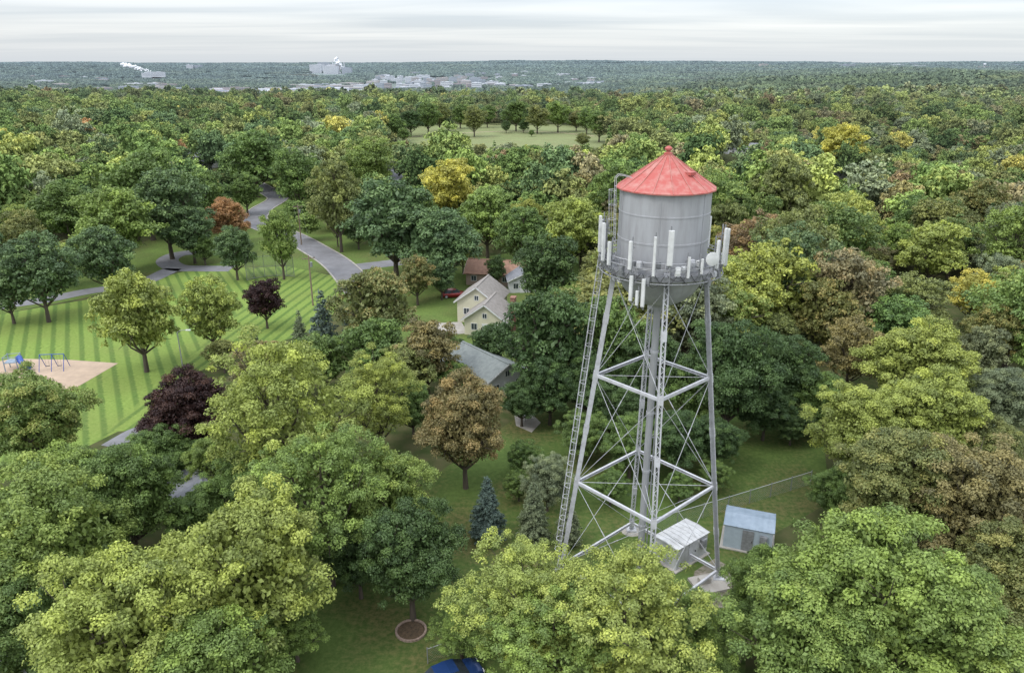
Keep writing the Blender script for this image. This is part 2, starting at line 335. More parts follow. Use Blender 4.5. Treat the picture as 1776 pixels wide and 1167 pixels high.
def spruce_data(nb,nleaf,size,H=3.2):
    P0=[];D=[];Lb=[]
    for i in range(nb):
        t=(i+.5)/nb; z=.12*H+t*.86*H; r=(1-t)**.85*RNG.uniform(.78,1.05); n=int(5+9*(1-t))
        for k in range(n):
            a=RNG.uniform(0,6.283); P0.append((0,0,z+RNG.normal()*.02)); D.append((math.cos(a),math.sin(a),-.28)); Lb.append(r*RNG.uniform(.8,1.1)+.03)
    P0=np.array(P0);D=np.array(D);Lb=np.array(Lb); idx=RNG.choice(len(P0),size=nleaf,p=Lb/Lb.sum())
    s=RNG.uniform(.1,1,size=nleaf)**.7; lat=RNG.normal(size=nleaf)*.10*(1.15-s)*1.3; perp=np.stack([-D[idx,1],D[idx,0],np.zeros(nleaf)],1)
    pos=P0[idx]+D[idx]*(s*Lb[idx])[:,None]+perp*(lat)[:,None]; pos[:,2]+=RNG.normal(size=nleaf)*.02+ .1*s*s*Lb[idx]
    nn=np.array([0,0,.8])+D[idx]*.4+RNG.normal(size=(nleaf,3))*.45; nn/=np.linalg.norm(nn,axis=1)[:,None]
    rv=np.stack([RNG.uniform(0,1,nleaf),np.clip(s*.8,0,1)*.6,np.ones(nleaf)],1)
    return pos,nn,size*RNG.uniform(.7,1.3,nleaf),rv
def mkspruce(key,mat,nb,nleaf,size):
    pos,nn,sz,rv=spruce_data(nb,nleaf,size); me=leaf_mesh('crown_'+key,pos,nn,sz,rv,mat,.35)
    b=MB(); b.tube((0,0,-.02),(0,0,3.0),.05,8,.008,False); t=bpy.data.meshes.new('trunk_'+key); t.from_pydata(b.v,[],b.f); t.materials.append(M['bark']); PROT[key]=(me,t)
mkspruce('spruce0',M['leaf'],30,24000,.085); mkspruce('spruce1',M['leaf'],20,6000,.14)
def bare():
    b=MB()
    def rec(p,d,l,r,n):
        q=p+d*l; b.tube(p,q,r,4,r*.6,False)
        if n==0: return
        for k in range(3):
            dd=(d+Vector(rdir(1)[0])*.6+Vector((0,0,.15))).normalized(); rec(q,dd,l*.72,r*.55,n-1)
    rec(Vector((0,0,0)),Vector((0,0,1)),.7,.05,5)
    me=bpy.data.meshes.new('trunk_bare'); me.from_pydata(b.v,[],b.f); me.materials.append(paint('pale_bark',(.26,.23,.2),(.18,.16,.14),5,.9)); return me
BARE=bare()
# ------------------------------------------------------------ trees
TREES=[]
CN={'yg':((.235,.29,.078),'yellow-green'),'lg':((.16,.235,.065),'light green'),'g':((.105,.168,.05),'green'),'dg':((.06,.105,.038),'dark green'),
 'bg':((.088,.145,.064),'bluish green'),'ol':((.155,.185,.066),'olive'),'br':((.17,.16,.072),'bronze-green'),'or':((.30,.185,.09),'orange'),'ye':((.38,.37,.085),'yellow'),
 'pu':((.035,.018,.018),'dark purple'),'sp':((.095,.14,.125),'blue-green'),'gr':((.16,.20,.12),'grey-green'),'rb':((.19,.145,.08),'reddish brown'),'tn':((.20,.19,.105),'tan')}
def add_tree(loc,R,sz,proto,ckey,au=0.,place='in the wood',jit=.12,group='trees of the wooded hillside'):
    c,nm=CN[ckey]; j=1+random.uniform(-jit,jit); h=random.uniform(-jit,jit)*.6
    col=(min(c[0]*j*(1+h),1),c[1]*j,c[2]*j*(1-h),au)
    sp=proto.startswith('spruce')
    e=empty('spruce_tree' if sp else 'tree',loc,random.uniform(0,6.28))
    e['category']='tree'; e['group']=group
    st=' with reddening tips ' if au>.3 else ' '
    e['label']=('tall narrow %s conifer '%nm+place) if sp else ('rounded %s broadleaf tree%s'%(nm,st)+place)
    e.scale=(R,R,sz)
    cm,tm=PROT[proto]
    o=bpy.data.objects.new('crown',cm); COL.objects.link(o); o.parent=e; o.color=col
    t=bpy.data.objects.new('trunk',tm); COL.objects.link(t); t.parent=e
    TREES.append((loc[0],loc[1],R,*proj(loc[0],loc[1],loc[2]+1.25*sz)))
def htree(xc,yc,w,ar,ck,au=0.,kind=None,place='in the wood'):
    d=ray(xc,yc); cz=1.5 if kind=='spruce' else 1.25; gg=0; w=w*1.05
    for _ in range(6):
        t=(HC-gg)/(cz*ar*w/2/FPX-d[2]); gg=float(g(t*d[0],t*d[1]))
    R=w/2*t/FPX; sz=ar*R; loc=(t*d[0],t*d[1],gg)
    if kind=='spruce': pr='spruce0' if t<90 else 'spruce1'
    elif t<88: pr=('airy%d'%random.randrange(2)) if kind=='airy' else 'near%d'%random.randrange(3)
    else: pr=('mair%d'%random.randrange(2)) if kind=='airy' else 'mid%d'%random.randrange(5)
    add_tree(loc,R,sz,pr,ck,au,place,.04,'individual trees around the houses and park')
    return t
Y_='in a leafy yard'; S_='beside the street'; W_='at the wood edge'; HH='among the houses'; BT='behind the tower'; MM='on the meadow'
HERO=[
 (215,1075,300,1.1,'yg',0,None,Y_),(420,985,300,1.1,'yg',0,None,Y_),(360,1140,280,.9,'lg',0,None,Y_),(510,1090,120,.9,'lg',0,None,Y_),
 (215,850,200,1.1,'g',0,None,'by the park path'),(70,930,280,1.1,'lg',.1,None,'by the park path'),(30,1080,220,1.0,'g',.1,None,Y_),(110,850,190,1.1,'lg',0,None,'by the park path'),
 (55,720,190,1.1,'lg',.35,None,'beside the playground'),(325,710,155,1.1,'pu',.1,None,'at the park corner'),
 (495,720,280,1.15,'yg',.0,'airy','behind the houses'),(655,690,150,1.2,'yg',0,'airy','behind the houses'),(560,860,260,1.1,'lg',0,'airy',Y_),(420,860,140,1.1,'g',0,None,Y_),(350,890,120,1.0,'g',0,None,Y_),
 (665,860,180,1.2,'lg',.1,None,Y_),(710,955,195,1.15,'dg',.0,None,'in a ring of edging blocks'),(620,960,130,1.1,'dg',0,None,Y_),
 (805,730,170,1.2,'br',.4,None,'on the back lawn'),(740,610,118,1.1,'br',.15,None,'beside the grey-roofed house'),(700,640,100,1.1,'ol',0,None,'beside the grey-roofed house'),(715,700,90,1.1,'g',0,None,'beside the grey-roofed house'),
 (845,885,78,1.0,'sp',0,'spruce','on the back lawn'),(925,890,72,1.05,'gr',0,'spruce','near the tower'),(950,830,90,1.1,'gr',0,None,'near the tower'),(985,905,60,1.0,'gr',0,'spruce','near the tower'),(900,840,56,.9,'g',0,None,'near the tower'),
 (955,580,170,1.25,'dg',0,None,'beside the cream house'),(955,665,110,1.1,'dg',0,None,'beside the cream house'),(850,592,84,1.0,'dg',0,None,'at the front of the cream house'),(905,690,84,1.0,'dg',0,None,'beside the grey-roofed house'),(785,655,66,1.0,'g',0,None,'beside the grey-roofed house'),(905,600,60,1.2,'dg',0,None,'beside the cream house'),(780,602,58,1.0,'g',0,None,'at the front of the cream house'),
 (652,525,145,1.1,'ol',.4,None,'at the lawn edge'),(235,535,145,1.25,'yg',0,None,'alone on the mown lawn'),(362,540,104,1.3,'yg',0,None,'alone on the mown lawn'),
 (458,518,76,1.1,'pu',0,None,'on the mown lawn'),(560,562,72,1.0,'sp',0,'spruce','at the lawn edge'),(520,575,42,1.1,'gr',0,'spruce','at the lawn edge'),(440,583,22,1.1,'gr',0,'spruce','on the mown lawn'),
 (722,475,72,1.2,'ol',.6,None,'beside a driveway'),(765,475,60,1.2,'bg',0,None,'beside a driveway'),(65,470,130,1.1,'bg',0,None,'beside the park street'),(180,445,115,1.0,'bg',0,None,'beside the park street'),(10,500,90,1.1,'bg',0,None,'beside the park street'),
 (195,382,150,1.0,'lg',0,None,S_),(405,428,76,1.2,'bg',0,None,'on the turning loop lawn'),(392,375,80,1.0,'or',.6,None,'beside the turning loop'),(352,428,50,1.0,'g',0,None,'on the turning loop lawn'),
 (485,412,72,1.6,'lg',.1,None,'on the street verge'),(585,345,96,1.5,'ol',0,None,S_),(515,308,90,1.2,'g',0,None,S_),(582,375,46,1.8,'ol',0,None,S_),(425,330,60,1.1,'g',0,None,S_),
 (778,322,110,1.0,'ye',0,None,HH),(682,378,170,1.0,'bg',0,None,S_),(640,282,95,1.0,'lg',0,None,S_),(620,398,54,1.0,'bg',0,None,S_),
 (440,270,110,1.0,'g',0,None,S_),(765,415,140,1.0,'bg',0,None,HH),(845,370,110,1.1,'lg',0,None,HH),(720,360,90,1,'g',0,None,HH),(860,465,40,1.4,'dg',0,None,HH),
 (990,392,120,1.1,'yg',0,None,'in the wood'),(950,465,120,1.1,'dg',0,None,HH),(910,410,100,1.1,'g',0,None,HH),(35,405,80,1.1,'ol',.2,None,S_),(285,360,140,1.0,'bg',0,None,S_),(330,400,90,1.0,'bg',0,None,S_),(115,360,120,1.0,'g',0,None,S_),(250,320,150,1,'g',0,None,S_),(350,340,90,1.1,'g',0,None,S_),
 (900,1040,250,.95,'yg',.05,'airy','in front of the tower'),(1085,1080,310,.9,'yg',.05,'airy','in front of the tower'),(960,1120,260,.9,'lg',0,'airy','in front of the tower'),(1190,1105,190,.9,'lg',0,'airy','in front of the tower'),(800,1095,110,.8,'lg',0,'airy','in front of the tower'),
 (1500,1020,330,1.0,'lg',0,None,'near the equipment sheds'),(1410,1110,280,.95,'lg',.1,None,'near the equipment sheds'),(1620,1090,290,1.0,'lg',.1,None,'near the equipment sheds'),(1325,1010,140,1.2,'g',0,None,'beside the blue shed'),(1290,1090,110,1.0,'g',0,None,'beside the blue shed'),
 (1560,830,230,1.05,'ol',.2,None,W_),(1700,870,240,1.05,'br',.1,None,W_),(1760,1000,220,1.0,'ol',.2,None,W_),(1450,850,100,1.0,'g',0,None,W_),
 (1490,740,170,1.05,'yg',0,None,W_),(1610,720,190,1.05,'yg',0,None,W_),(1590,630,190,1.0,'yg',0,None,'in the wood'),(1740,690,130,1.1,'gr',0,None,'in the wood'),
 (1720,780,130,1.0,'ol',.1,None,W_),(1270,640,180,1.2,'dg',0,None,BT),(1360,640,140,1.1,'dg',0,None,BT),(1060,590,140,1.3,'g',0,None,BT),(1130,630,140,1.1,'dg',0,None,BT),(1200,670,120,1.1,'g',0,None,BT),(1020,660,100,1.2,'dg',0,None,BT),(1330,705,100,1.0,'dg',0,None,BT),(1420,690,110,1.0,'g',0,None,BT),(1060,700,110,1.1,'dg',0,None,BT),
 (1095,765,110,1.0,'g',0,None,BT),(1175,755,120,1.0,'dg',0,None,BT),(1245,760,100,1.0,'dg',0,None,BT),(1010,750,90,1.0,'g',0,None,BT),(1240,820,60,.9,'g',0,None,BT),(1375,735,70,.9,'dg',0,None,BT),(1060,840,70,.9,'g',0,None,BT),(1180,840,60,.9,'g',0,None,BT),
 (910,790,60,1.0,'g',0,None,'on the back lawn'),(1620,430,120,1.0,'yg',0,None,'in the wood'),(1460,250,90,1.0,'ye',0,None,'in the wood'),(1690,510,90,1.0,'ye',.2,None,'in the wood'),
 (455,640,110,1.0,'br',.1,None,'at the park corner'),(645,600,130,1.0,'g',0,None,'behind the houses'),(385,610,60,1.0,'ol',.1,None,'at the park corner'),(560,620,110,1,'g',0,None,'behind the houses'),
 (280,785,120,1.0,'g',0,None,'beside the path'),(372,800,110,1.0,'lg',0,None,'beside the path'),(320,845,60,.8,'g',0,None,'beside the path'),(600,970,60,.6,'dg',0,None,'clipped low in the yard'),
 (822,206,44,1.1,'ol',0,None,MM),(878,219,18,1.1,'dg',0,None,MM),(908,216,20,1.2,'dg',0,None,MM),(932,202,46,1.0,'ol',.1,None,MM),(1000,206,34,1.0,'ol',.4,None,MM),(777,215,22,1.0,'dg',0,None,MM),(845,198,36,1.0,'g',0,None,MM),(968,197,50,1.0,'lg',0,None,MM),(742,202,50,1.0,'g',0,None,MM),(712,209,44,1.0,'dg',0,None,MM),(798,197,40,1.0,'g',0,None,MM),(895,195,50,1.0,'g',0,None,MM),(1040,214,50,1.0,'g',0,None,MM),(1075,228,40,1.0,'ol',0,None,MM),(685,218,42,1.0,'g',0,None,MM),(762,198,46,1.0,'ol',0,None,MM),(922,230,12,1.0,'g',0,None,MM),(1060,220,30,1.0,'g',0,None,MM),(1018,207,40,1.0,'g',0,None,MM),(700,232,26,1.0,'g',0,None,MM),(1010,242,26,.9,'ol',0,None,MM),(800,244,26,.9,'g',0,None,MM),
]
for h in HERO: htree(*h)
def inpoly(x,y,poly):
    c=False;n=len(poly);j=n-1
    for i in range(n):
        xi,yi=poly[i];xj,yj=poly[j]
        if (yi>y)!=(yj>y) and x<(xj-xi)*(y-yi)/(yj-yi+1e-12)+xi: c=not c
        j=i
    return c
KEEP=[PARK,[(430,415),(440,375),(455,345),(485,340),(485,390),(600,450),(690,444),(700,468),(600,490),(560,470)],
 [(285,432),(405,432),(405,475),(270,478)],[(-100,520),(160,495),(260,478),(160,530),(-100,580)],
 [(765,510),(795,490),(885,490),(885,575),(800,590),(755,570)],[(800,615),(880,620),(925,715),(900,735),(860,690),(810,660)],
 [(940,790),(1250,790),(1270,745),(1390,750),(1410,840),(1420,1167),(540,1200),(540,960),(780,830)],
 [(320,272),(385,272),(385,292),(320,292)],[(670,297),(700,295),(700,322),(655,330)],MEAD,
 [(1255,250),(1312,250),(1312,274),(1255,274)],[(1435,290),(1492,290),(1492,314),(1435,314)],[(820,440),(910,450),(905,480),(820,475)]]
def free(x,y,z,R,sz):
    for a,b_ in((0,0),(0,1.0),(0,1.5),(0,2.1),(-.55,1.2),(.55,1.2)):
        px,py,_=proj(x+a*R,y,z+b_*sz)
        for k in KEEP:
            if inpoly(px,py,k): return False
    return True
WL=[('g',5),('bg',3),('lg',3.8),('ol',3.6),('dg',1.6),('yg',1.8),('br',.5),('gr',1.2),('or',.04),('ye',.15),('rb',.1)]
WR=[('g',4),('ol',4.6),('lg',4),('dg',1.1),('yg',2.8),('br',1.1),('tn',1.0),('gr',2.2),('ye',.18),('bg',1.1),('rb',.2),('or',.05)]
def pick(W,px=0):
    ks=[k for k,_ in W]; k=random.choices(ks,[w for _,w in W])[0]
    if 1060<px<1260 and k in('ye','or','rb','br'): k='g'
    return k
cand=[]
hero=list(TREES)
y=60.0
while y<1500:
    s=7.3 if y<420 else (8.4 if y<800 else 11.5)
    xm=(y+25)*.80+10; x=-xm
    while x<xm:
        X=x+random.uniform(-.42,.42)*s; Y=y+random.uniform(-.42,.42)*s; x+=s
        z=float(g(X,Y)); R=(random.uniform(3.0,5.6) if random.random()<.75 else random.uniform(5.6,7.8))*(1 if y<800 else 1.2); sz=R*random.uniform(.9,1.35)
        if Y<200 and not free(X,Y,z,R,sz): R*=.6; sz*=.6
        px,py,dp=proj(X,Y,z+1.25*sz)
        if px<-70 or px>1846 or py>1100: continue
        if Y<92 and px<1420 and not (px<560 and Y>72): continue
        if not free(X,Y,z,R,sz): continue
        bad=False
        if Y<330:
            for hx,hy,hR,hpx,hpy,hd in hero:
                if (hx-X)**2+(hy-Y)**2<(.62*(hR+R))**2: bad=True;break
                if dp<hd and dp>hd-80:
                    rr=hR*FPX/hd
                    if abs(px-hpx)<rr*.7+R*FPX/dp*.45 and abs(py-hpy)<rr*.7+R*FPX/dp*.45: bad=True;break
        if bad: continue
        cand.append((Y,X,z,R,sz,px))
    y+=s
cand.sort()
NI=296-len(TREES)
for (Y,X,z,R,sz,px) in cand[:NI]:
    W=WR if px>1000 else WL; ck=pick(W,px); con=random.random()<.05
    if con: add_tree((X,Y,z),R*.55,R*.75,'spruce1','sp' if random.random()<.5 else 'dg',0,'among the wood')
    else: add_tree((X,Y,z),R,sz,('near%d'%random.randrange(3)) if Y<75 else random.choice(['mid0','mid1','mid2','mid3','mid4','mair0','mair1']),ck,random.choice([0,0,0,.15,.35]),'in the wood')
print('individual trees',len(TREES),'cand',len(cand),'limit Y',cand[NI][0])
# ---- the far forest
protos=bpy.data.collections.new('forest_kinds'); plist=[]
def addproto(me):
    o=bpy.data.objects.new('kind_%02d'%len(plist),me); protos.objects.link(o); plist.append(o)
for i in range(5):
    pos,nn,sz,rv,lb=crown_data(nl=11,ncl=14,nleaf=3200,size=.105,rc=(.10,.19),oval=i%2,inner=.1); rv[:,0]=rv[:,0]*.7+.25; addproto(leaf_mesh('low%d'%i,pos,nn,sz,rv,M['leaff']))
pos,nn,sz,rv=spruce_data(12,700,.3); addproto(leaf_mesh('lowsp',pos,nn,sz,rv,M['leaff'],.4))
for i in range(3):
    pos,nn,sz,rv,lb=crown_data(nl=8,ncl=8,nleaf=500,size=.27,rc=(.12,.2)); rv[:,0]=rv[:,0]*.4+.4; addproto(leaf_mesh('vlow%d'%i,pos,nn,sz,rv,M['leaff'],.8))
def grove(seed):
    n=190; S=140.
    Cs=[];Nn=[];Sz=[];Rv=[]
    for i in range(n):
        cx,cy=RNG.uniform(-S/2,S/2,2); R=RNG.uniform(4.0,9.0); k=34; d=rdir(k); d[:,2]=np.abs(d[:,2])
        Cs.append(np.array([cx,cy,RNG.uniform(3,11)])+d*R*np.array([1,1,.85])); q=d+RNG.normal(size=(k,3))*.2; Nn.append(q/np.linalg.norm(q,axis=1)[:,None]); Sz.append(np.full(k,R*.95)); gc=RNG.uniform(.1,.8)
        Rv.append(np.stack([RNG.uniform(0,1,k)*.2+gc*.5,np.full(k,gc),np.ones(k)],1))
    return leaf_mesh('grove%d'%seed,np.concatenate(Cs),np.concatenate(Nn),np.concatenate(Sz),np.concatenate(Rv),M['leaff'],.9)
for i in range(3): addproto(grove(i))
pts=[];tint=[];scl=[];rot=[];idx=[];haze_glow=[]
def hz(Y): return 1-math.exp(-max(Y-180,0)/4300.)  # share of painted haze, growing with distance
HAZE_TINT=np.array([.105,.15,.185])  # blue-grey haze colour painted into the far foliage
def patch(X,Y): return .5+.25*math.sin(X/47.+Y/83.)*math.cos(X/91.-Y/61.)+.25*math.sin(X/310.+Y/190.+1.3*math.sin(Y/400))
for (Y,X,z,R,sz,px) in cand[NI:]:
    W=WR if px>1000 else WL; ck=pick(W,px); c=np.array(CN[ck][0])
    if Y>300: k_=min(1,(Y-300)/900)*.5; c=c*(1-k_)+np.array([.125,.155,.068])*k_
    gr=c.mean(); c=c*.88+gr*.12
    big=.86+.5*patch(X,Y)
    h=hz(Y); c=c*random.uniform(.87,1.13)*big; c=c*(1-h)+HAZE_TINT*h  # tree tint fades into the painted haze colour
    con=random.random()<.05
    pts.append((X,Y,z));tint.append((*c,random.choice([0,0,0,.2])));rot.append((0,0,random.uniform(0,6.28)));haze_glow.append(h*.30)
    if con and Y<800: idx.append(5);scl.append((R*.6,R*.6,R*.8))
    elif Y<800: idx.append(random.randrange(5));scl.append((R,R,sz))
    else: idx.append(6+random.randrange(3));scl.append((R,R,sz))
FIELDS=[(325,157,505,178),(500,148,668,175),(636,135,868,160),(980,138,1080,152),(250,146,300,156),(532,124,612,136),(60,140,110,148),(860,148,960,158),(180,158,330,168),(120,150,200,156)]
y=1480.
while y<13000:
    s=100. if y<4000 else (130 if y<7000 else 190); 
    x=-(y*.80+100)
    while x<y*.80+100:
        X=x+random.uniform(-.3,.3)*s; Y=y+random.uniform(-.3,.3)*s; x+=s; z=float(g(X,Y)); px,py,_=proj(X,Y,z)
        if any(a<px<c_ and b_<py<d_ for a,b_,c_,d_ in FIELDS) and random.random()<.88: continue
        if 2200<Y<6500 and px<1100 and random.random()<.10: continue
        h=hz(Y); c=np.array(CN[pick(WL)][0])*.3+np.array([.105,.135,.06])*.7; c=c*random.uniform(.8,1.12)*(.6+.8*patch(X*.22,Y*.22)); c=c*(1-h)+HAZE_TINT*h*random.uniform(.78,1.1)  # grove tint carries painted distance haze too
        pts.append((X,Y,z));tint.append((*c,0));rot.append((0,0,random.uniform(0,6.28)));haze_glow.append(h*.26);idx.append(9+random.randrange(3));k=s/120.;scl.append((k*1.15,k*1.15,1.0+random.uniform(-.25,.25)))
    y+=s*.9
me=bpy.data.meshes.new('forest'); me.from_pydata(pts,[],[])
def setat(n,t,arr,f):
    a=me.attributes.new(n,t,'POINT'); a.data.foreach_set(f,np.array(arr,dtype=np.int32 if t=='INT' else np.float32).ravel())
setat('tint','FLOAT_COLOR',tint,'color'); setat('psc','FLOAT_VECTOR',scl,'vector'); setat('prot','FLOAT_VECTOR',rot,'vector'); setat('pidx','INT',idx,'value'); setat('haze_glow','FLOAT',haze_glow,'value')
fo=bpy.data.objects.new('forest',me); COL.objects.link(fo); tag(fo,'mixed green and olive forest covering the hills','forest',kind='stuff')
ng=bpy.data.node_groups.new('scatter','GeometryNodeTree'); ng.interface.new_socket('Geometry',in_out='INPUT',socket_type='NodeSocketGeometry'); ng.interface.new_socket('Geometry',in_out='OUTPUT',socket_type='NodeSocketGeometry')
gi=ng.nodes.new('NodeGroupInput'); go=ng.nodes.new('NodeGroupOutput'); ip=ng.nodes.new('GeometryNodeInstanceOnPoints'); ci=ng.nodes.new('GeometryNodeCollectionInfo'); ci.inputs['Collection'].default_value=protos; ci.inputs['Separate Children'].default_value=True; ci.inputs['Reset Children'].default_value=True
def na(n,t):
    a=ng.nodes.new('GeometryNodeInputNamedAttribute'); a.data_type=t; a.inputs['Name'].default_value=n; return a.outputs['Attribute']
ng.links.new(gi.outputs[0],ip.inputs['Points']); ng.links.new(ci.outputs[0],ip.inputs['Instance']); ip.inputs['Pick Instance'].default_value=True
ng.links.new(na('pidx','INT'),ip.inputs['Instance Index']); ng.links.new(na('prot','FLOAT_VECTOR'),ip.inputs['Rotation']); ng.links.new(na('psc','FLOAT_VECTOR'),ip.inputs['Scale']); ng.links.new(ip.outputs[0],go.inputs[0])
md=fo.modifiers.new('scatter','NODES'); md.node_group=ng
print('forest points',len(pts))
# ------------------------------------------------------------ water tower
TW=empty('water_tower',(10.5,51.5,0),math.radians(-3),'old grey steel water tower with faded red conical roof','water tower')
def rl(z): return 6.5-(6.5-3.2)*z/26.2
DIRS=[Vector((-1,0,0)),Vector((0,-1,0)),Vector((1,0,0)),Vector((0,1,0))]
def LP(d,z,e=0): return d*(rl(z)+e)+Vector((0,0,z))
for d in DIRS:
    b=MB(); p0=LP(d,.35); p1=LP(d,27.4); ax=(p1-p0).normalized(); side=Vector((-d.y,d.x,0)); out=side.cross(ax).normalized()
    if out.dot(d)<0: out=-out
    W=.17; R=Matrix((side,out,ax)).transposed(); L_=(p1-p0).length; c=(p0+p1)/2
    for s in(-1,1):
        b.box(c+side*s*W,(.03,.30,L_),R=R)
        for o_ in(-1,1): b.box(c+side*s*(W-.04)+out*o_*.15,(.07,.022,L_),R=R)
    n=int((p1-p0).length/.36)
    for i in range(n):
        a=p0.lerp(p1,i/n); c=p0.lerp(p1,(i+1)/n); s=1 if i%2 else -1
        for o_ in(-1,1):
            b.beam(a+side*s*.15+out*o_*.165,c-side*s*.15+out*o_*.165,.05,.012,up=out)
    for z in(.9,8.8,18.0,13.5,4.6,22.5):
        q=LP(d,z); b.box(q,(.39,.38,.7),R=R)
    b.box(LP(d,.2),(.9,.9,.14)); 
    b.obj('leg',M['steel'],TW)
    f=MB(); f.lathe([(0.01,.14),(.8,.14),(.95,0.0),(.95,-.3)],12,LP(d,0)); f.obj('footing',M['concrete'],TW)
ZR=[.9,8.8,18.0]
for z in ZR:
    for i in range(4):
        a=LP(DIRS[i],z); c=LP(DIRS[(i+1)%4],z); v=(c-a).normalized(); a=a+v*.2; c=c-v*.2; b=MB()
        for s in(-1,1): b.beam(a+Vector((0,0,s*.10)),c+Vector((0,0,s*.10)),.17,.035)
        nn=v.cross(Vector((0,0,1)))
        n=14
        for k in range(n): 
            s=1 if k%2 else -1
            b.beam(a.lerp(c,k/n)+Vector((0,0,s*.09)),a.lerp(c,(k+1)/n)-Vector((0,0,s*.09)),.05,.02)
        b.beam(a+nn*.085,c+nn*.085,.02,.16)
        b.obj('strut',M['steel'],TW)
    for i in range(2 if z>1 else 0):
        b=MB(); b.tube(LP(DIRS[i],z),LP(DIRS[i+2],z),.02,6); b.obj('tie_rod',M['steel'],TW)
PZ=[.9,8.8,18.0,25.9]
for j in range(3):
    for i in range(4):
        A,B=DIRS[i],DIRS[(i+1)%4]
        for (u,w) in((A,B),(B,A)):
            b=MB(); p=LP(u,PZ[j]+.15);q=LP(w,PZ[j+1]-.15); b.tube(p,q,.022,6); m_=p.lerp(q,.62); dd=(q-p).normalized(); b.tube(m_-dd*.25,m_+dd*.25,.042,6); b.obj('bracing_rod',M['steel'],TW)
b=MB(); b.lathe([(.42,0),(.42,.4),(.27,.5),(.27,23.1),(.4,23.4),(.6,23.8)],24)
for z in(5,10,15,20): b.lathe([(.27,z-.1),(.31,z-.1),(.31,z+.1),(.27,z+.1)],24)
b.obj('riser_pipe',M['tank'],TW,smoothang=35)
b=MB(); b.tube((.42,-.2,0),(.42,-.2,24),.05,8)
for z in range(1,24,2): b.box((.33,-.15,z),(.22,.08,.06))
b.obj('conduit',M['galvdk'],TW)
prof=[(.3,23.55)]+[(3.1*math.sin(a),26.7-3.1*math.cos(a)) for a in np.linspace(.12,math.pi/2,14)]
b=MB(); b.lathe(prof,64); b.obj('tank_bowl',M['tank'],TW,smoothang=40)
b=MB(); b.lathe([(3.1,26.7),(3.1,28.55),(3.125,28.56),(3.125,28.68),(3.1,28.69),(3.1,30.4),(3.125,30.41),(3.125,30.5),(3.1,30.51),(3.1,32.0)],64)
for k in range(6):
    a=k*math.pi/3+.3; b.box((3.105*math.cos(a),3.105*math.sin(a),29.4),(.05,.05,5.1),rz=a)
b.obj('tank_shell',M['tank'],TW,smoothang=30)
NS=16
b=MB(); b.lathe([(3.15,31.95),(3.4,31.95),(3.4,32.03)],NS); b.lathe([(3.4,32.03),(2.2,32.82),(.28,34.15)],NS); b.obj('tank_roof',M['red'],TW)
b=MB()
for k in range(NS):
    a=2*math.pi*k/NS; b.beam((3.4*math.cos(a),3.4*math.sin(a),32.04),(.27*math.cos(a),.27*math.sin(a),34.18),.035,.04)
b.obj('roof_rib',M['redrib'],TW)
b=MB(); b.box((1.3,-1.25,33.1),(.6,.6,.2),rz=.8); b.obj('roof_hatch',M['red'],TW)
b=MB(); b.lathe([(.3,34.1),(.3,34.28),(.15,34.32),(.15,34.45),(.24,34.47),(.26,34.58),(.15,34.7),(.01,34.75)],16); b.obj('roof_vent',M['red'],TW,smoothang=40)
b=MB(); b.lathe([(3.12,26.55),(4.05,26.55),(4.05,26.63),(3.12,26.63)],48); b.lathe([(4.05,26.4),(4.1,26.4),(4.1,26.75),(4.05,26.75)],48)
for k in range(16):
    a=k*math.pi/8; c,s=math.cos(a),math.sin(a); b.beam((3.9*c,3.9*s,26.5),(3.0*c,3.0*s,25.95),.06,.06)
b.obj('balcony',M['galvdk'],TW)
b=MB()
for z in(27.15,27.65): b.path([(4.05*math.cos(a),4.05*math.sin(a),z) for a in np.linspace(0,2*math.pi,40)[:-1]],.025,6,True)
for k in range(24):
    a=k*math.pi/12; b.tube((4.05*math.cos(a),4.05*math.sin(a),26.6),(4.05*math.cos(a),4.05*math.sin(a),27.67),.026,6)
b.obj('railing',M['steel'],TW)
b=MB(); rr=random.Random(3)
for z,r in((26.3,4.3),(27.3,4.35)): b.path([(r*math.cos(a),r*math.sin(a),z) for a in np.linspace(0,2*math.pi,25)[:-1]],.045,6,True)
for k in range(12):
    a=k*math.pi/6
    for z in(26.3,27.3): b.tube((3.1*math.cos(a),3.1*math.sin(a),26.6 if z<26.5 else z),(4.35*math.cos(a),4.35*math.sin(a),z),.035,6)
    b.tube((4.32*math.cos(a),4.32*math.sin(a),26.1),(4.32*math.cos(a),4.32*math.sin(a),27.4),.03,6)
b.obj('antenna_frame',M['galvdk'],TW)
for k in range(26):
    a=math.pi+ (k+.5)/26*math.pi*1.25-.35; r=rr.choice([4.15,4.25,3.75]); z=rr.uniform(26.1,27.7)
    b=MB(); b.box((r*math.cos(a),r*math.sin(a),z),(.2,.34,rr.uniform(.4,.6)),rz=a); b.box((r*math.cos(a)*1.03,r*math.sin(a)*1.03,z),(.08,.28,.3),rz=a); o=b.obj('radio_unit',M[rr.choice(['galvdk','steel','white','galvdk'])],TW)
for k in range(18):
    b=MB(); a=math.pi+k/18*math.pi*1.1; pts_=[]; dp_=rr.uniform(.2,.8)
    for t in np.linspace(0,1,7): pts_.append((4.2*math.cos(a+t*.35),4.2*math.sin(a+t*.35),26.9-1.1*math.sin(t*math.pi)*dp_))
    b.path(pts_,.022,4); b.obj('cable',M['dark'],TW)
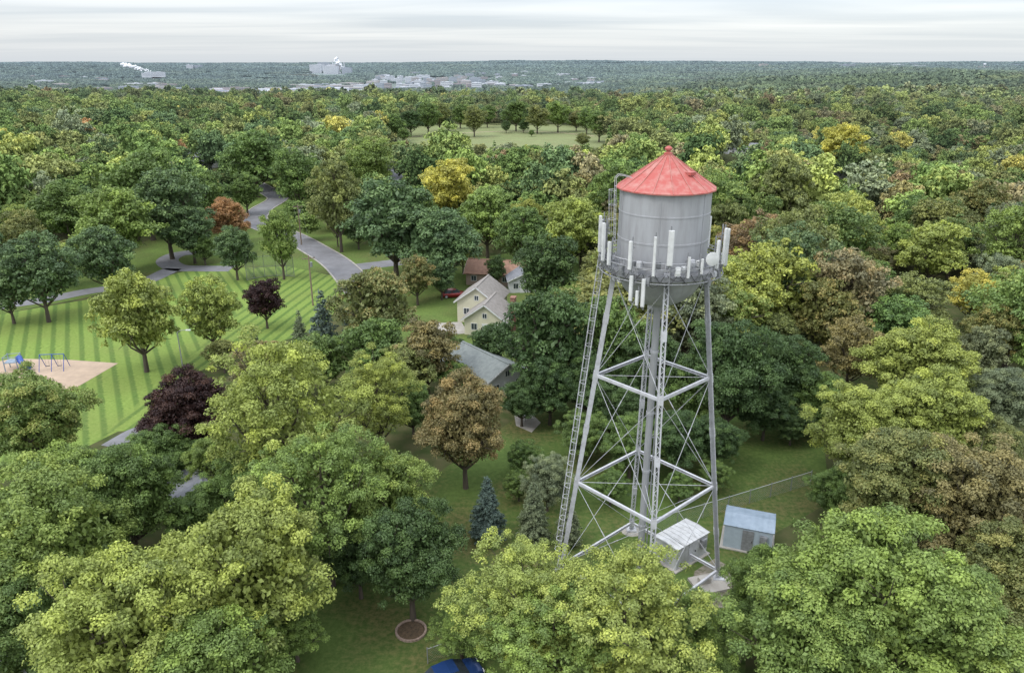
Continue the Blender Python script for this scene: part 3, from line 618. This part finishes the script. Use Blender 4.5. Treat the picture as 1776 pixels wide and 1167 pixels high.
def panel(dx,z,h,w=.26,front=True,R=4.38,mat='white',t=.14):
    dy=-math.sqrt(max(R*R-dx*dx,0))*(1 if front else -1); a=math.atan2(dy,dx); c,s=math.cos(a),math.sin(a)
    b=MB(); x,y_=R*c,R*s
    b.box((x+.1*c,y_+.1*s,z),(t,w,h),rz=a); b.box((x+.17*c,y_+.17*s,z),(.05,w*.7,h*.985),rz=a)
    b.k=1; b.tube((x-.14*c,y_-.14*s,z-h*.55-.2),(x-.14*c,y_-.14*s,z+h*.5+.25),.045,8)
    for q in(-.35,.35): b.box((x-.03*c,y_-.03*s,z+q*h),(.24,.12,.08),rz=a); b.beam((x-.14*c,y_-.14*s,z+q*h*.8),(x*.9,y_*.9,z+q*h*.8-.1),.05,.05)
    b.box((x+.06*c,y_+.06*s,z-h*.53),(.1,w*.6,.1),rz=a)
    b.obj('panel_antenna',[M[mat],M['galvdk']],TW)
for p in [(-4.3,28.9,2.5,.3),(-4.1,28.5,2.6,.28),(-3.75,27.9,1.6,.24),(-2.5,28.1,1.9,.24),(-1.05,28.2,2.6,.18),(-.1,28.8,2.3,.36),(1.15,27.5,1.4,.14),(2.05,27.5,1.0,.12),(3.15,28.1,1.9,.2),(3.7,28.5,2.4,.28),(4.0,28.3,2.5,.28),(-2.35,25.9,1.7,.24),(-1.6,25.7,1.9,.24),(-1.95,25.3,1.0,.2)]: panel(*p)
for p in[(-3.9,28.2,2.3,.26,False),(3.6,28.4,2.3,.26,False),(0,28.3,2.3,.26,False),(2,28.3,2.3,.26,False),(-2,28.3,2.3,.26,False)]: panel(*p)
b=MB(); b.lathe([(.01,-.1),(.3,-.08),(.5,.02),(.54,.12),(.54,.2),(.48,.21),(.3,.235),(.01,.25)],28)
b.tube((0,0,-.1),(0,0,-.35),.12,10); b.tube((.0,0,-.35),(0,.0,-.45),.06,6)
o=b.obj('dish_antenna',M['white'],TW,smoothang=50); o.location=(2.75,-3.6,27.95); o.rotation_euler=(math.radians(92),0,math.radians(12)); o.scale=(.85,.85,.85)
def ladder(p0,p1,out,step=1.0,rise=.32,th=1.):
    p0=Vector(p0);p1=Vector(p1);ax=(p1-p0).normalized(); side=ax.cross(out).normalized(); o2=side.cross(ax).normalized()
    if o2.dot(out)<0:o2=-o2
    b=MB(); L_=(p1-p0).length
    for s in(-1,1): b.tube(p0+side*s*.23,p1+side*s*.23,.026*th,6)
    for i in range(int(L_/rise)): q=p0+ax*i*rise; b.tube(q-side*.23,q+side*.23,.014,5,cap=False)
    ob=b.obj('ladder',M['steel'],TW)
    c=MB(); n=int((L_-2.2)/step); ang=np.linspace(-.15,math.pi+.15,9)
    def hp(i,a): return p0+ax*(2.2+i*step)+side*math.cos(a)*.36+o2*(math.sin(a)*.38+.06)
    for i in range(n+1):
        pp=[hp(i,a) for a in ang]
        for k in range(8): c.beam(pp[k],pp[k+1],.045,.012)
    for k in(1,3,4,5,7): c.tube(hp(0,ang[k]),hp(n,ang[k]),.011,4)
    c.obj('ladder_cage',M['steel'],ob)
ladder((-(rl(.3)+.32),-.0,.3),(-(rl(27)+.8),-.0,27.6),Vector((-1,0,0)),rise=.33)
ladder((-3.3,-.6,26.7),(-3.5,-.6,32.7),Vector((-1,-.15,0)),th=.8)
b=MB()
for s in(-.3,.3):
    b.path([(-3.5,-.6+s,32.7),(-3.3,-.6+s,32.9),(-2.9,-.6+s,32.85),(-2.4,-.5+s,32.7)],.022,6)
b.obj('roof_handrail',M['steel'],TW)
for k in range(4):
    b=MB(); pts_=[LP(DIRS[2],z,.0)+Vector((-.05,-.2-.01*k,0))+Vector(((k-1.5)*.07,0,0)) for z in(.8,9,18,26)]
    b.path(pts_,.016,5); b.obj('feed_cable',M['galvdk'],TW)
# ------------------------------------------------------------ buildings
def house(loc,rz,w,d,h,pitch,wallmat,roofmat,label,cat='house',chimney=False,group=None,name='house'):
    H_=empty(name,loc,rz,label,cat,group); rh=pitch*w/2; b=MB()
    x=w/2;y_=d/2
    b.add([(-x,-y_,-2),(x,-y_,-2),(x,-y_,h),(0,-y_,h+rh),(-x,-y_,h)],[(0,1,2,3,4)])
    b.add([(-x,y_,-2),(x,y_,-2),(x,y_,h),(0,y_,h+rh),(-x,y_,h)],[(4,3,2,1,0)])
    b.poly([(-x,-y_,-2),(-x,-y_,h),(-x,y_,h),(-x,y_,-2)]); b.poly([(x,-y_,-2),(x,y_,-2),(x,y_,h),(x,-y_,h)])
    b.obj('wall',wallmat,H_)
    b=MB(); ov=.45
    for s in(-1,1):
        R=Matrix.Rotation(s*math.atan(pitch),3,'Y'); L_=math.hypot(x+ov,pitch*(x+ov)); cx=s*(x+ov)/2; cz=h+rh-pitch*(x+ov)/2+.1
        b.box((cx,0,cz),(L_,d+2*ov,.14),R=R)
    b.box((0,0,h+rh+.16),(.3,d+2*ov,.08))
    b.obj('roof',roofmat,H_)
    for e in(-1,1):
        b=MB()
        for s in(-1,1): b.beam((s*(x+ov),e*(y_+ov+.02),h-pitch*ov+.02),(0,e*(y_+ov+.02),h+rh+.04),.2,.04,up=(0,1,0))
        b.obj('trim',M['white'],H_)
    def win(c,s,ax):
        fr=MB(); t=.08; ww,hh=s
        if ax=='y':
            for q in(-1,1): fr.box((c[0]+q*ww/2,c[1],c[2]),(t,.09,hh+t)); fr.box((c[0],c[1],c[2]+q*hh/2),(ww-t,.09,t))
            fr.box(c,(.05,.08,hh-t)); gl=(ww-t,.03,hh-t)
        else:
            for q in(-1,1): fr.box((c[0],c[1]+q*ww/2,c[2]),(.09,t,hh+t)); fr.box((c[0],c[1],c[2]+q*hh/2),(.09,ww-t,t))
            fr.box(c,(.08,.05,hh-t)); gl=(.03,ww-t,hh-t)
        g_=MB(); g_.box(c,gl); wo=g_.obj('window',M['glass'],H_); fr.obj('frame',M['white'],wo)
    for e in(-1,1):
        for k in(-1,1): win((k*w*.26,e*(y_+.02),h*.5+.1),(.95,1.05),'y')
        if rh>1.2: win((0,e*(y_+.02),h+rh*.25),(.7,.8),'y')
    nw=max(2,int(d/3))
    for s in(-1,1):
        for k in range(nw): win((s*(x+.02),-y_+d*(k+.5)/nw,h*.5+.2),(1.0,1.0),'x')
    b=MB(); b.box((0,-(y_+.03),1.0),(.95,.06,2.05)); do=b.obj('door',M['white'],H_); b=MB(); b.box((.36,-(y_+.09),1.0),(.05,.06,.14)); b.obj('handle',M['dark'],do)
    if chimney: b=MB(); b.box((x+.35,y_*.2,(h+rh)/2+.2),(.7,1.0,h+rh+.4)); b.box((x+.35,y_*.2,h+rh+.45),(.85,1.15,.15)); b.obj('chimney',M['brick'],H_)
    return H_
YW=paint('pale_cream_siding',(.58,.56,.42),(.50,.48,.36),1,.7); TR=paint('tan_shingle',(.27,.25,.23),(.20,.185,.165),2,.9); GR_=paint('grey_green_shingle',(.20,.22,.21),(.14,.16,.155),2,.9)
BR_=paint('orange_brown_shingle',(.32,.19,.13),(.24,.14,.10),2,.9); WG=paint('pale_grey_siding',(.55,.56,.56),(.48,.49,.5),1,.7); GS=paint('grey_shingle',(.21,.22,.24),(.15,.155,.17),2,.9); RW=paint('tan_brown_siding',(.33,.25,.20),(.27,.2,.16),1,.8)
p=P(850,572); house((p.x,p.y,0),math.radians(-14),6.6,6.0,2.7,.72,YW,TR,'pale cream gabled house with tan shingle roof and brick chimney',chimney=True)
house((p.x-1.4,p.y+6.6,0),math.radians(-14),6.6,7.0,3.7,.72,YW,TR,'rear wing of the cream house, taller gable')
p=P(842,665); house((p.x,p.y,0),math.radians(38),6.8,9.5,2.6,.5,WG,GR_,'single-storey house with grey-green shingle roof')
p=P(868,488); house((p.x,p.y,0),math.radians(80),7,12,2.4,.5,RW,BR_,'low house with orange-brown roof and tan siding')
p=P(895,505); house((p.x+1,p.y+2,0),math.radians(5),5,6,2.4,.45,WG,GS,'small pale garage with grey roof','garage',name='garage')
for q,rz,a,b_ in[((345,290),1.3,9,16),((330,302),1.4,8,14),((688,322),-.5,9,14),((662,338),1.2,8,12),((700,300),-.5,9,14),((1285,268),1.2,10,17),((1462,308),1.5,10,16),((545,245),1.2,9,14),((560,300),1.3,8,12),((600,262),.3,9,14),((1240,262),1.2,8,13)]:
    p=P(q[0],q[1],0,True); house((p.x,p.y,p.z),rz,a,b_,3.2,.5,WG,GS,'pale single-storey house with grey roof among trees',group='houses among the trees')
p=P(345,885); house((p.x,p.y+1,0),.5,5,6.5,2.4,.45,WG,GS,'grey-roofed house almost hidden under trees',group='houses among the trees')
p=P(10,1190); house((p.x-3,p.y,0),1.2,8,10,2.6,.4,WG,GS,'low house with dark grey roof below trees',group='houses among the trees')
def shed(loc,rz,w,d,h,wm,rm,label,slope):
    S=empty('equipment_shed',loc,rz,label,'shed'); b=MB(); b.box((0,0,h/2+.1),(w,d,h)); 
    for k in range(int(w/.45)): 
        for e in(-1,1): b.box((-w/2+.22+k*.45,e*(d/2+.008),h/2+.1),(.05,.012,h-.05))
    b.obj('wall',wm,S)
    b=MB(); x=w/2+.12;y_=d/2+.12
    b.add([(-x,-y_,h+.11),(x,-y_,h+.11),(x,y_,h+.11),(-x,y_,h+.11),(-x,0,h+.11+slope),(x,0,h+.11+slope)],[(0,1,5,4),(4,5,2,3),(0,4,3),(1,2,5),(3,2,1,0)])
    for k in range(int(w/.5)+1):
        q=-x+.05+k*(2*x-.1)/int(w/.5)
        for s in(-1,1): b.beam((q,s*y_,h+.12),(q,0,h+.12+slope),.04,.04)
    b.obj('roof',rm,S)
    b=MB(); b.box((0,-d/2-.03,1.1),(.95,.05,2.0)); do=b.obj('door',M['galvdk'] if wm is M['shedwall'] else M['steel'],S); b=MB(); b.box((.35,-d/2-.08,1.1),(.06,.06,.16)); b.obj('handle',M['dark'],do)
    b=MB(); b.box((w*.32,-d/2-.16,1.5),(.6,.3,.8)); b.box((w*.32,-d/2-.33,1.5),(.5,.03,.6)); b.obj('air_conditioner',M['galvdk'],S)
    b=MB(); b.box((0,0,.03),(w+.5,d+.5,.14)); b.obj('slab',M['concrete'],S)
M['shel']=paint('weathered_white_metal',(.50,.51,.51),(.36,.365,.36),1.3,.5)
shed((14.5,54.3,0),math.radians(38),4.0,2.4,2.1,M['shel'],M['shel'],'white steel equipment shelter beneath the tower',.12)
shed((20.9,56.3,0),math.radians(-20),4.0,3.0,2.25,M['shedwall'],M['shedroof'],'pale blue equipment shed with blue-grey metal roof',.35)
b=MB(); b.box((0,0,.12),(2.6,2.2,.24)); b.box((-.3,.2,.45),(.9,.6,.42)); tag(b.obj('concrete_pad',M['concrete'],loc=(16.0,50.4,0),rz=.3),'concrete equipment pad on gravel beside tower leg','concrete pad')
def fence(p,q,h,label):
    p=Vector(p);q=Vector(q); F=empty('chain_link_fence',p,math.atan2(q.y-p.y,q.x-p.x),label,'fence'); L_=(q-p).length; n=max(2,round(L_/3))
    for i in range(n+1):
        b=MB(); b.tube((L_*i/n,0,-.1),(L_*i/n,0,h+.08),.035,8); b.lathe([(.045,h+.08),(.03,h+.13),(.005,h+.15)],8,(L_*i/n,0,0)); b.obj('post',M['galvdk'],F)
    b=MB(); b.tube((0,0,h),(L_,0,h),.022,6); b.obj('rail',M['steel'],F)
    b=MB(); s=.22; k=-h
    while k<L_:
        for sg in(0,1):
            x0=max(k,0);x1=min(k+h,L_)
            if x1>x0:
                z0=x0-k;z1=x1-k
                if sg: z0,z1=h-z0,h-z1
                b.beam((x0,0,z0),(x1,0,z1),.007,.007)
        k+=s
    b.obj('wire_mesh',M['galvdk'],F)
fence(P(1128,925),P(1262,885),1.5,'galvanised chain-link fence behind the tower'); fence(P(1262,885),P(1405,840),1.5,'galvanised chain-link fence along the wood edge')
fence(P(742,1150),P(835,1118),1.3,'low chain-link fence by the parked blue car')
p=P(713,1094); b=MB()
for k in range(26):
    a=2*math.pi*k/26; b.box((1.1*math.cos(a),1.1*math.sin(a),.07),(.16,.24,.16),rz=a)
E=empty('planting_ring',(p.x,p.y,0),0,'ring of reddish edging blocks around mulch','planting bed'); b.obj('edging',M['pinkbrick'],E); b=MB(); b.lathe([(1.0,.05),(.6,.1),(.01,.14)],24); b.obj('mulch',M['mulch'],E)
def car(loc,rz,paintc,label):
    pm=paint('car_paint',paintc,tuple(x*.9 for x in paintc),1,.25,.3); C=empty('parked_car',loc,rz,label,'car'); b=MB()
    sec=[(-2.25,.62,.35,.62),(-2.15,.82,.25,.88),(-1.6,.88,.22,.95),(-.9,.9,.22,.93),(.2,.9,.22,.93),(1.0,.89,.22,.92),(1.7,.85,.22,.84),(2.15,.76,.25,.70),(2.28,.6,.35,.55)]
    vs=[];fs=[]
    for x,w,z0,z1 in sec: vs+=[(x,-w*.92,z0),(x,-w,z0+.2),(x,-w,z1-.15),(x,-w*.86,z1),(x,0,z1+.03),(x,w*.86,z1),(x,w,z1-.15),(x,w,z0+.2),(x,w*.92,z0)]
    for j in range(len(sec)-1):
        for i in range(9): k=(i+1)%9; fs.append((j*9+i,j*9+k,(j+1)*9+k,(j+1)*9+i))
    fs+=[tuple(range(9)),tuple(range((len(sec)-1)*9,len(sec)*9))[::-1]]; b.add(vs,fs); b.obj('body',pm,C,smoothang=40)
    b=MB(); cab=[(-1.75,.70,.9,.93),(-1.15,.66,.9,1.4),(-.2,.66,.9,1.46),(.4,.64,.9,1.4),(1.15,.68,.9,.93)]; vs=[];fs=[]
    for x,w,z0,z1 in cab: vs+=[(x,-.8,z0),(x,-w,z1),(x,w,z1),(x,.8,z0)]
    for j in range(4):
        for i in range(3): fs.append((j*4+i,j*4+i+1,(j+1)*4+i+1,(j+1)*4+i))
    b.add(vs,fs); b.obj('window',M['glass'],C)
    b=MB(); b.add([(-1.15,-.64,1.415),(-1.15,.64,1.415),(-.2,.64,1.475),(-.2,-.64,1.475),(.4,-.62,1.415),(.4,.62,1.415)],[(0,3,2,1),(3,4,5,2)]); 
    for s in(-1,1): b.beam((-.35,s*.8,.93),(-.35,s*.665,1.45),.07,.03)
    b.obj('roof',pm,C)
    for x in(-1.4,1.4):
        for s in(-1,1):
            b=MB(); b.tube((x,s*.72,.33),(x,s*.93,.33),.33,20); w=b.obj('wheel',M['dark'],C); b=MB(); b.tube((x,s*.9,.33),(x,s*.945,.33),.2,14); b.obj('rim',M['steel'],w)
    for s in(-1,1): b=MB(); b.box((2.2,s*.55,.58),(.12,.3,.13)); b.obj('headlight',M['white'],C); b=MB(); b.box((-2.2,s*.58,.7),(.1,.28,.14)); b.obj('tail_light',M['brick'],C)
p=P(782,1184); car((p.x,p.y,.02),math.radians(28),(.02,.055,.18),'dark blue car parked beside the chain-link fence')
p=P(787,515); car((p.x,p.y,.02),math.radians(10),(.26,.03,.03),'red car parked beside the cream house')
p=P(912,728); T_=empty('patio_table',(p.x,p.y,.02),.3,'small pale round table on the stone patio','table'); b=MB(); b.lathe([(.01,.72),(.6,.72),(.6,.76),(.01,.76)],20); b.obj('table_top',M['white'],T_)
for a in range(3): b=MB(); b.tube((.4*math.cos(a*2.1),.4*math.sin(a*2.1),0),(.2*math.cos(a*2.1),.2*math.sin(a*2.1),.72),.03,6); b.obj('leg',M['dark'],T_)
# playground
p=P(95,640)
S=empty('swing_set',(p.x,p.y,0),.1,'blue steel climbing and swing set on sand','swing set'); b=MB()
for x in(-1.6,0,1.6):
    for s in(-1,1): b.tube((x,s*1.0,0),(x,0,2.2),.045,8)
b.tube((-1.6,0,2.2),(1.6,0,2.2),.05,8); b.obj('frame',M['blue'],S)
for x in(-.8,.8):
    b=MB(); b.box((x,0,.5),(.45,.2,.04)); 
    for s in(-.2,.2): b.tube((x+s,0,.5),(x+s,0,2.18),.012,4)
    b.obj('swing',M['dark'],S)
p=P(25,640); S=empty('play_structure',(p.x,p.y,0),.2,'blue tube slide on a small play tower','playground slide')
b=MB(); pts_=[Vector((.9+ .9*t*1.6, -1.1*math.sin(t*2.2), 1.7-1.3*t)) for t in np.linspace(0,1,12)]; b.path(pts_,.4,14); b.obj('slide',M['blue'],S,smoothang=60)
b=MB()
for x in(-.8,.8):
    for s in(-.8,.8): b.tube((x,s,0),(x,s,2.1),.07,8)
b.box((0,0,1.2),(1.6,1.6,.1)); b.path([(-.8,-.8,2.0),(.8,-.8,2.0),(.8,.8,2.0),(-.8,.8,2.0)],.04,6,True); b.obj('frame',M['shedroof'],S)
def upole(px,py,h,label):
    p=P(px,py); U=empty('utility_pole',(p.x,p.y,0),.5,label,'utility pole','utility poles along the street'); b=MB(); b.tube((0,0,-.2),(0,0,h),.15,10,.1); b.obj('pole',M['wood'],U)
    b=MB(); b.box((0,.14,h-.6),(2.2,.1,.12)); 
    for x in(-1,-.4,.4,1): b.tube((x,.14,h-.54),(x,.14,h-.35),.05,8)
    b.obj('crossarm',M['wood'],U); b=MB(); b.tube((.3,-.2,h-2.0),(.3,-.2,h-1.2),.22,12); b.obj('transformer',M['galvdk'],U); return Vector((p.x,p.y,h-.4))
A=upole(523,425,9.5,'wooden utility pole with crossarm by the street'); B_=upole(543,530,9,'wooden utility pole with crossarm on the park lawn')
for o_ in(-.9,0,.9):
    b=MB(); pp=[A.lerp(B_,t)+Vector((o_,0,-1.2*4*t*(1-t))) for t in np.linspace(0,1,13)]; b.path(pp,.014,4)
    tag(b.obj('overhead_wire',M['dark']),'thin overhead wire strung between utility poles','wire','overhead wires')
def lamp(px,py,h,label):
    p=P(px,py); U=empty('street_lamp',(p.x,p.y,0),0,label,'street lamp'); b=MB(); b.tube((0,0,0),(0,0,h),.09,8,.06); b.path([(0,0,h),(.4,0,h+.25),(1.3,0,h+.35)],.045,6); b.obj('pole',M['galvdk'],U); b=MB(); b.box((1.5,0,h+.33),(.6,.24,.12)); b.obj('lamp_head',M['white'],U)
lamp(320,655,6.5,'tall street lamp at the park corner'); lamp(428,345,7,'street lamp beside the curved street')
p=P(470,487); Bk=empty('baseball_backstop',(p.x,p.y,0),.3,'curved chain-link baseball backstop on the lawn','backstop'); b=MB(); m_=MB()
an=np.linspace(.15*math.pi,.85*math.pi,6); pp=[(5*math.cos(a),3.4*math.sin(a)) for a in an]
for x,y_ in pp: b.tube((x,y_,0),(x,y_,4.2),.05,6); b.tube((x,y_,4.2),(x*.85,y_*.6,5.0),.05,6)
for i in range(5):
    for z in(.1,2.1,4.2): b.tube((*pp[i],z),(*pp[i+1],z),.035,6)
    a_=Vector((*pp[i],0));c_=Vector((*pp[i+1],0))
    for k in range(22): q=a_.lerp(c_,k/22); m_.beam(q,q+Vector((0,0,4.2)),.012,.012)
    for k in range(22): m_.beam(a_+Vector((0,0,k*.19)),c_+Vector((0,0,k*.19)),.012,.012)
b.obj('frame',M['galvdk'],Bk); m_.obj('wire_mesh',M['galvdk'],Bk)
for px,py,h in[(895,330,9),(1205,250,9),(1180,262,7)]:
    p=P(px,py,0,True); e=empty('bare_tree',p,0,'leafless pale grey tree standing in the wood','tree'); e.scale=(h*.45,)*3; t=bpy.data.objects.new('trunk',BARE); COL.objects.link(t); t.parent=e
# ------------------------------------------------------------ distant town
TM=[paint('far_white',(.54,.56,.59),(.46,.49,.53),.02,.9),paint('far_grey',(.33,.365,.41),(.28,.315,.36),.02,.9),paint('far_tan',(.40,.38,.37),(.34,.33,.33),.02,.9),paint('far_brick',(.30,.27,.275),(.27,.25,.255),.02,.9)]
FW=paint('far_window_band',(.24,.27,.31),(.2,.23,.27),.02,.5)
def tower_block(px,py,w,d,h,mi,label='pale flat-roofed building in the distant town'):
    p=P(px,py,0,True); b=MB(); b.box((0,0,h/2-3),(w,d,h+6)); b.box((random.uniform(-.2,.2)*w,0,h+1.2),(w*.25,d*.3,2.4)); b.k=1
    nf=max(1,int(h/7))
    for k in range(nf): b.box((0,-d/2-.1,h*(k+.55)/nf),(w*.92,.15,h/nf*.3))
    o=b.obj('town_building',[TM[mi],FW],loc=(p.x,p.y,p.z),rz=random.uniform(-.25,.25)); tag(o,label,'building','buildings of the distant town'); return p
rt=random.Random(5)
for (x0,x1,y0,y1,n,ws,hs) in[(330,500,158,173,32,(50,160),(13,19)),(510,660,152,172,36,(40,140),(13,22)),(640,860,139,158,84,(25,65),(14,38)),(985,1075,140,150,12,(40,70),(14,22)),(255,300,148,154,3,(40,60),(16,20)),(240,300,124,130,5,(60,150),(24,34)),(330,355,120,124,3,(40,60),(30,50)),(545,605,124,131,10,(60,110),(35,75)),(1280,1776,112,122,10,(60,120),(18,28)),(700,1000,128,140,18,(30,60),(20,30)),(50,330,135,165,22,(40,90),(18,24)),(860,960,150,155,7,(40,70),(16,22))]:
    for _ in range(n): tower_block(rt.uniform(x0,x1),rt.uniform(y0,y1),rt.uniform(*ws),rt.uniform(20,45),rt.uniform(*hs),rt.choice([0,0,0,1,1,2,3]))
def stack(px,py,h,label):
    p=P(px,py,0,True); b=MB(); b.lathe([(5,-5),(4.2,h*.5),(3.4,h),(3.0,h),(3.0,h-4)],14); b.box((8,0,6),(14,14,14)); tag(b.obj('chimney_stack',TM[0],loc=p),label,'chimney'); return p
for x,h in((578,90),(588,120),(598,85)): stack(x,128,h,'tall pale industrial chimney on the valley floor')
def steam(px,py,w,h,lean):
    import bmesh
    p=P(px,py,0,True); b=MB(); r_=random.Random(px); n=90
    for i in range(n):
        t=r_.random(); c=Vector((lean*t*w+r_.gauss(0,w*.06),r_.gauss(0,10),18+h*t**.7+r_.gauss(0,h*.1))); R=(3+10*t)*r_.uniform(.4,1.0)
        bm=bmesh.new(); bmesh.ops.create_icosphere(bm,subdivisions=2,radius=R)
        vs=[v.co*(1+r_.uniform(-.25,.3)) +c for v in bm.verts]; b.add(vs,[tuple(v.index for v in f.verts) for f in bm.faces]); bm.free()
    tag(b.obj('steam_plume',M['steam'],loc=p,smoothang=180),'white steam drifting from a distant plant','steam',kind='stuff')
steam(262,127,190,55,-1.0); steam(596,128,110,80,-.5)
p=P(1706,122,0,True); b=MB(); b.lathe([(2,-10),(2,30),(9,36),(11,42),(8,48),(.1,50)],16); tag(b.obj('distant_water_tower',TM[0],loc=p),'small white water tower on the horizon','water tower')
# ------------------------------------------------------------ world, sun, camera
w=bpy.data.worlds.new('World'); sc.world=w; w.use_nodes=True; nt=w.node_tree; L=nt.links.new; bg=nt.nodes['Background']; out=nt.nodes['World Output']
sky=N(nt,'ShaderNodeTexSky'); sky.sky_type='NISHITA'; sky.sun_disc=False; sky.sun_elevation=math.radians(52); sky.sun_rotation=math.radians(235)
L(sky.outputs[0],bg.inputs[0]); bg.inputs[1].default_value=.05
tc=N(nt,'ShaderNodeTexCoord'); sx=N(nt,'ShaderNodeSeparateXYZ'); L(tc.outputs['Generated'],sx.inputs[0])
za=N(nt,'ShaderNodeMath',operation='MAXIMUM'); za.inputs[1].default_value=0; L(sx.outputs[2],za.inputs[0])
zb=N(nt,'ShaderNodeMath',operation='ADD'); zb.inputs[1].default_value=.03; L(za.outputs[0],zb.inputs[0])
dv=N(nt,'ShaderNodeVectorMath',operation='DIVIDE'); cb=N(nt,'ShaderNodeCombineXYZ')
for i in range(3): L(zb.outputs[0],cb.inputs[i])
L(tc.outputs['Generated'],dv.inputs[0]); L(cb.outputs[0],dv.inputs[1])
mp=N(nt,'ShaderNodeMapping'); mp.inputs['Scale'].default_value=(.16,.42,0); L(dv.outputs[0],mp.inputs[0])
no=N(nt,'ShaderNodeTexNoise'); no.inputs['Scale'].default_value=1.0; no.inputs['Detail'].default_value=5; no.inputs['Roughness'].default_value=.5; no.inputs['Distortion'].default_value=.5; L(mp.outputs[0],no.inputs['Vector'])
cr=N(nt,'ShaderNodeValToRGB'); cr.color_ramp.elements[0].position=.33; cr.color_ramp.elements[1].position=.66; cr.color_ramp.elements[0].color=(.46,.495,.56,1); cr.color_ramp.elements[1].color=(.70,.705,.73,1); L(no.outputs['Fac'],cr.inputs[0])
hm=N(nt,'ShaderNodeMapRange'); hm.inputs['From Min'].default_value=0; hm.inputs['From Max'].default_value=.04; L(za.outputs[0],hm.inputs['Value'])
mx=N(nt,'ShaderNodeMix',data_type='RGBA'); mx.inputs['A'].default_value=(.58,.63,.70,1); L(hm.outputs[0],mx.inputs['Factor']); L(cr.outputs[0],mx.inputs['B'])
st=N(nt,'ShaderNodeMath',operation='MULTIPLY_ADD'); st.inputs[1].default_value=3.1; st.inputs[2].default_value=.93; L(za.outputs[0],st.inputs[0])
b2=N(nt,'ShaderNodeBackground'); L(mx.outputs['Result'],b2.inputs[0]); L(st.outputs[0],b2.inputs[1])
ad=N(nt,'ShaderNodeAddShader'); L(bg.outputs[0],ad.inputs[0]); L(b2.outputs[0],ad.inputs[1]); L(ad.outputs[0],out.inputs[0])
sd=bpy.data.lights.new('sun','SUN'); sd.energy=1.5; sd.angle=math.radians(16); sd.color=(1,.96,.9); so=bpy.data.objects.new('sun',sd); COL.objects.link(so)
el=math.radians(52); az=math.radians(235); dirv=Vector((math.sin(az)*math.cos(el),math.cos(az)*math.cos(el),math.sin(el))); so.rotation_euler=dirv.to_track_quat('Z','Y').to_euler()
cd=bpy.data.cameras.new('camera'); cd.sensor_width=36; cd.lens=FPX/1776*36; cd.clip_start=.5; cd.clip_end=40000; co=bpy.data.objects.new('camera',cd); COL.objects.link(co); co.location=(0,0,HC); co.rotation_euler=(math.pi/2-TH,0,0); sc.camera=co
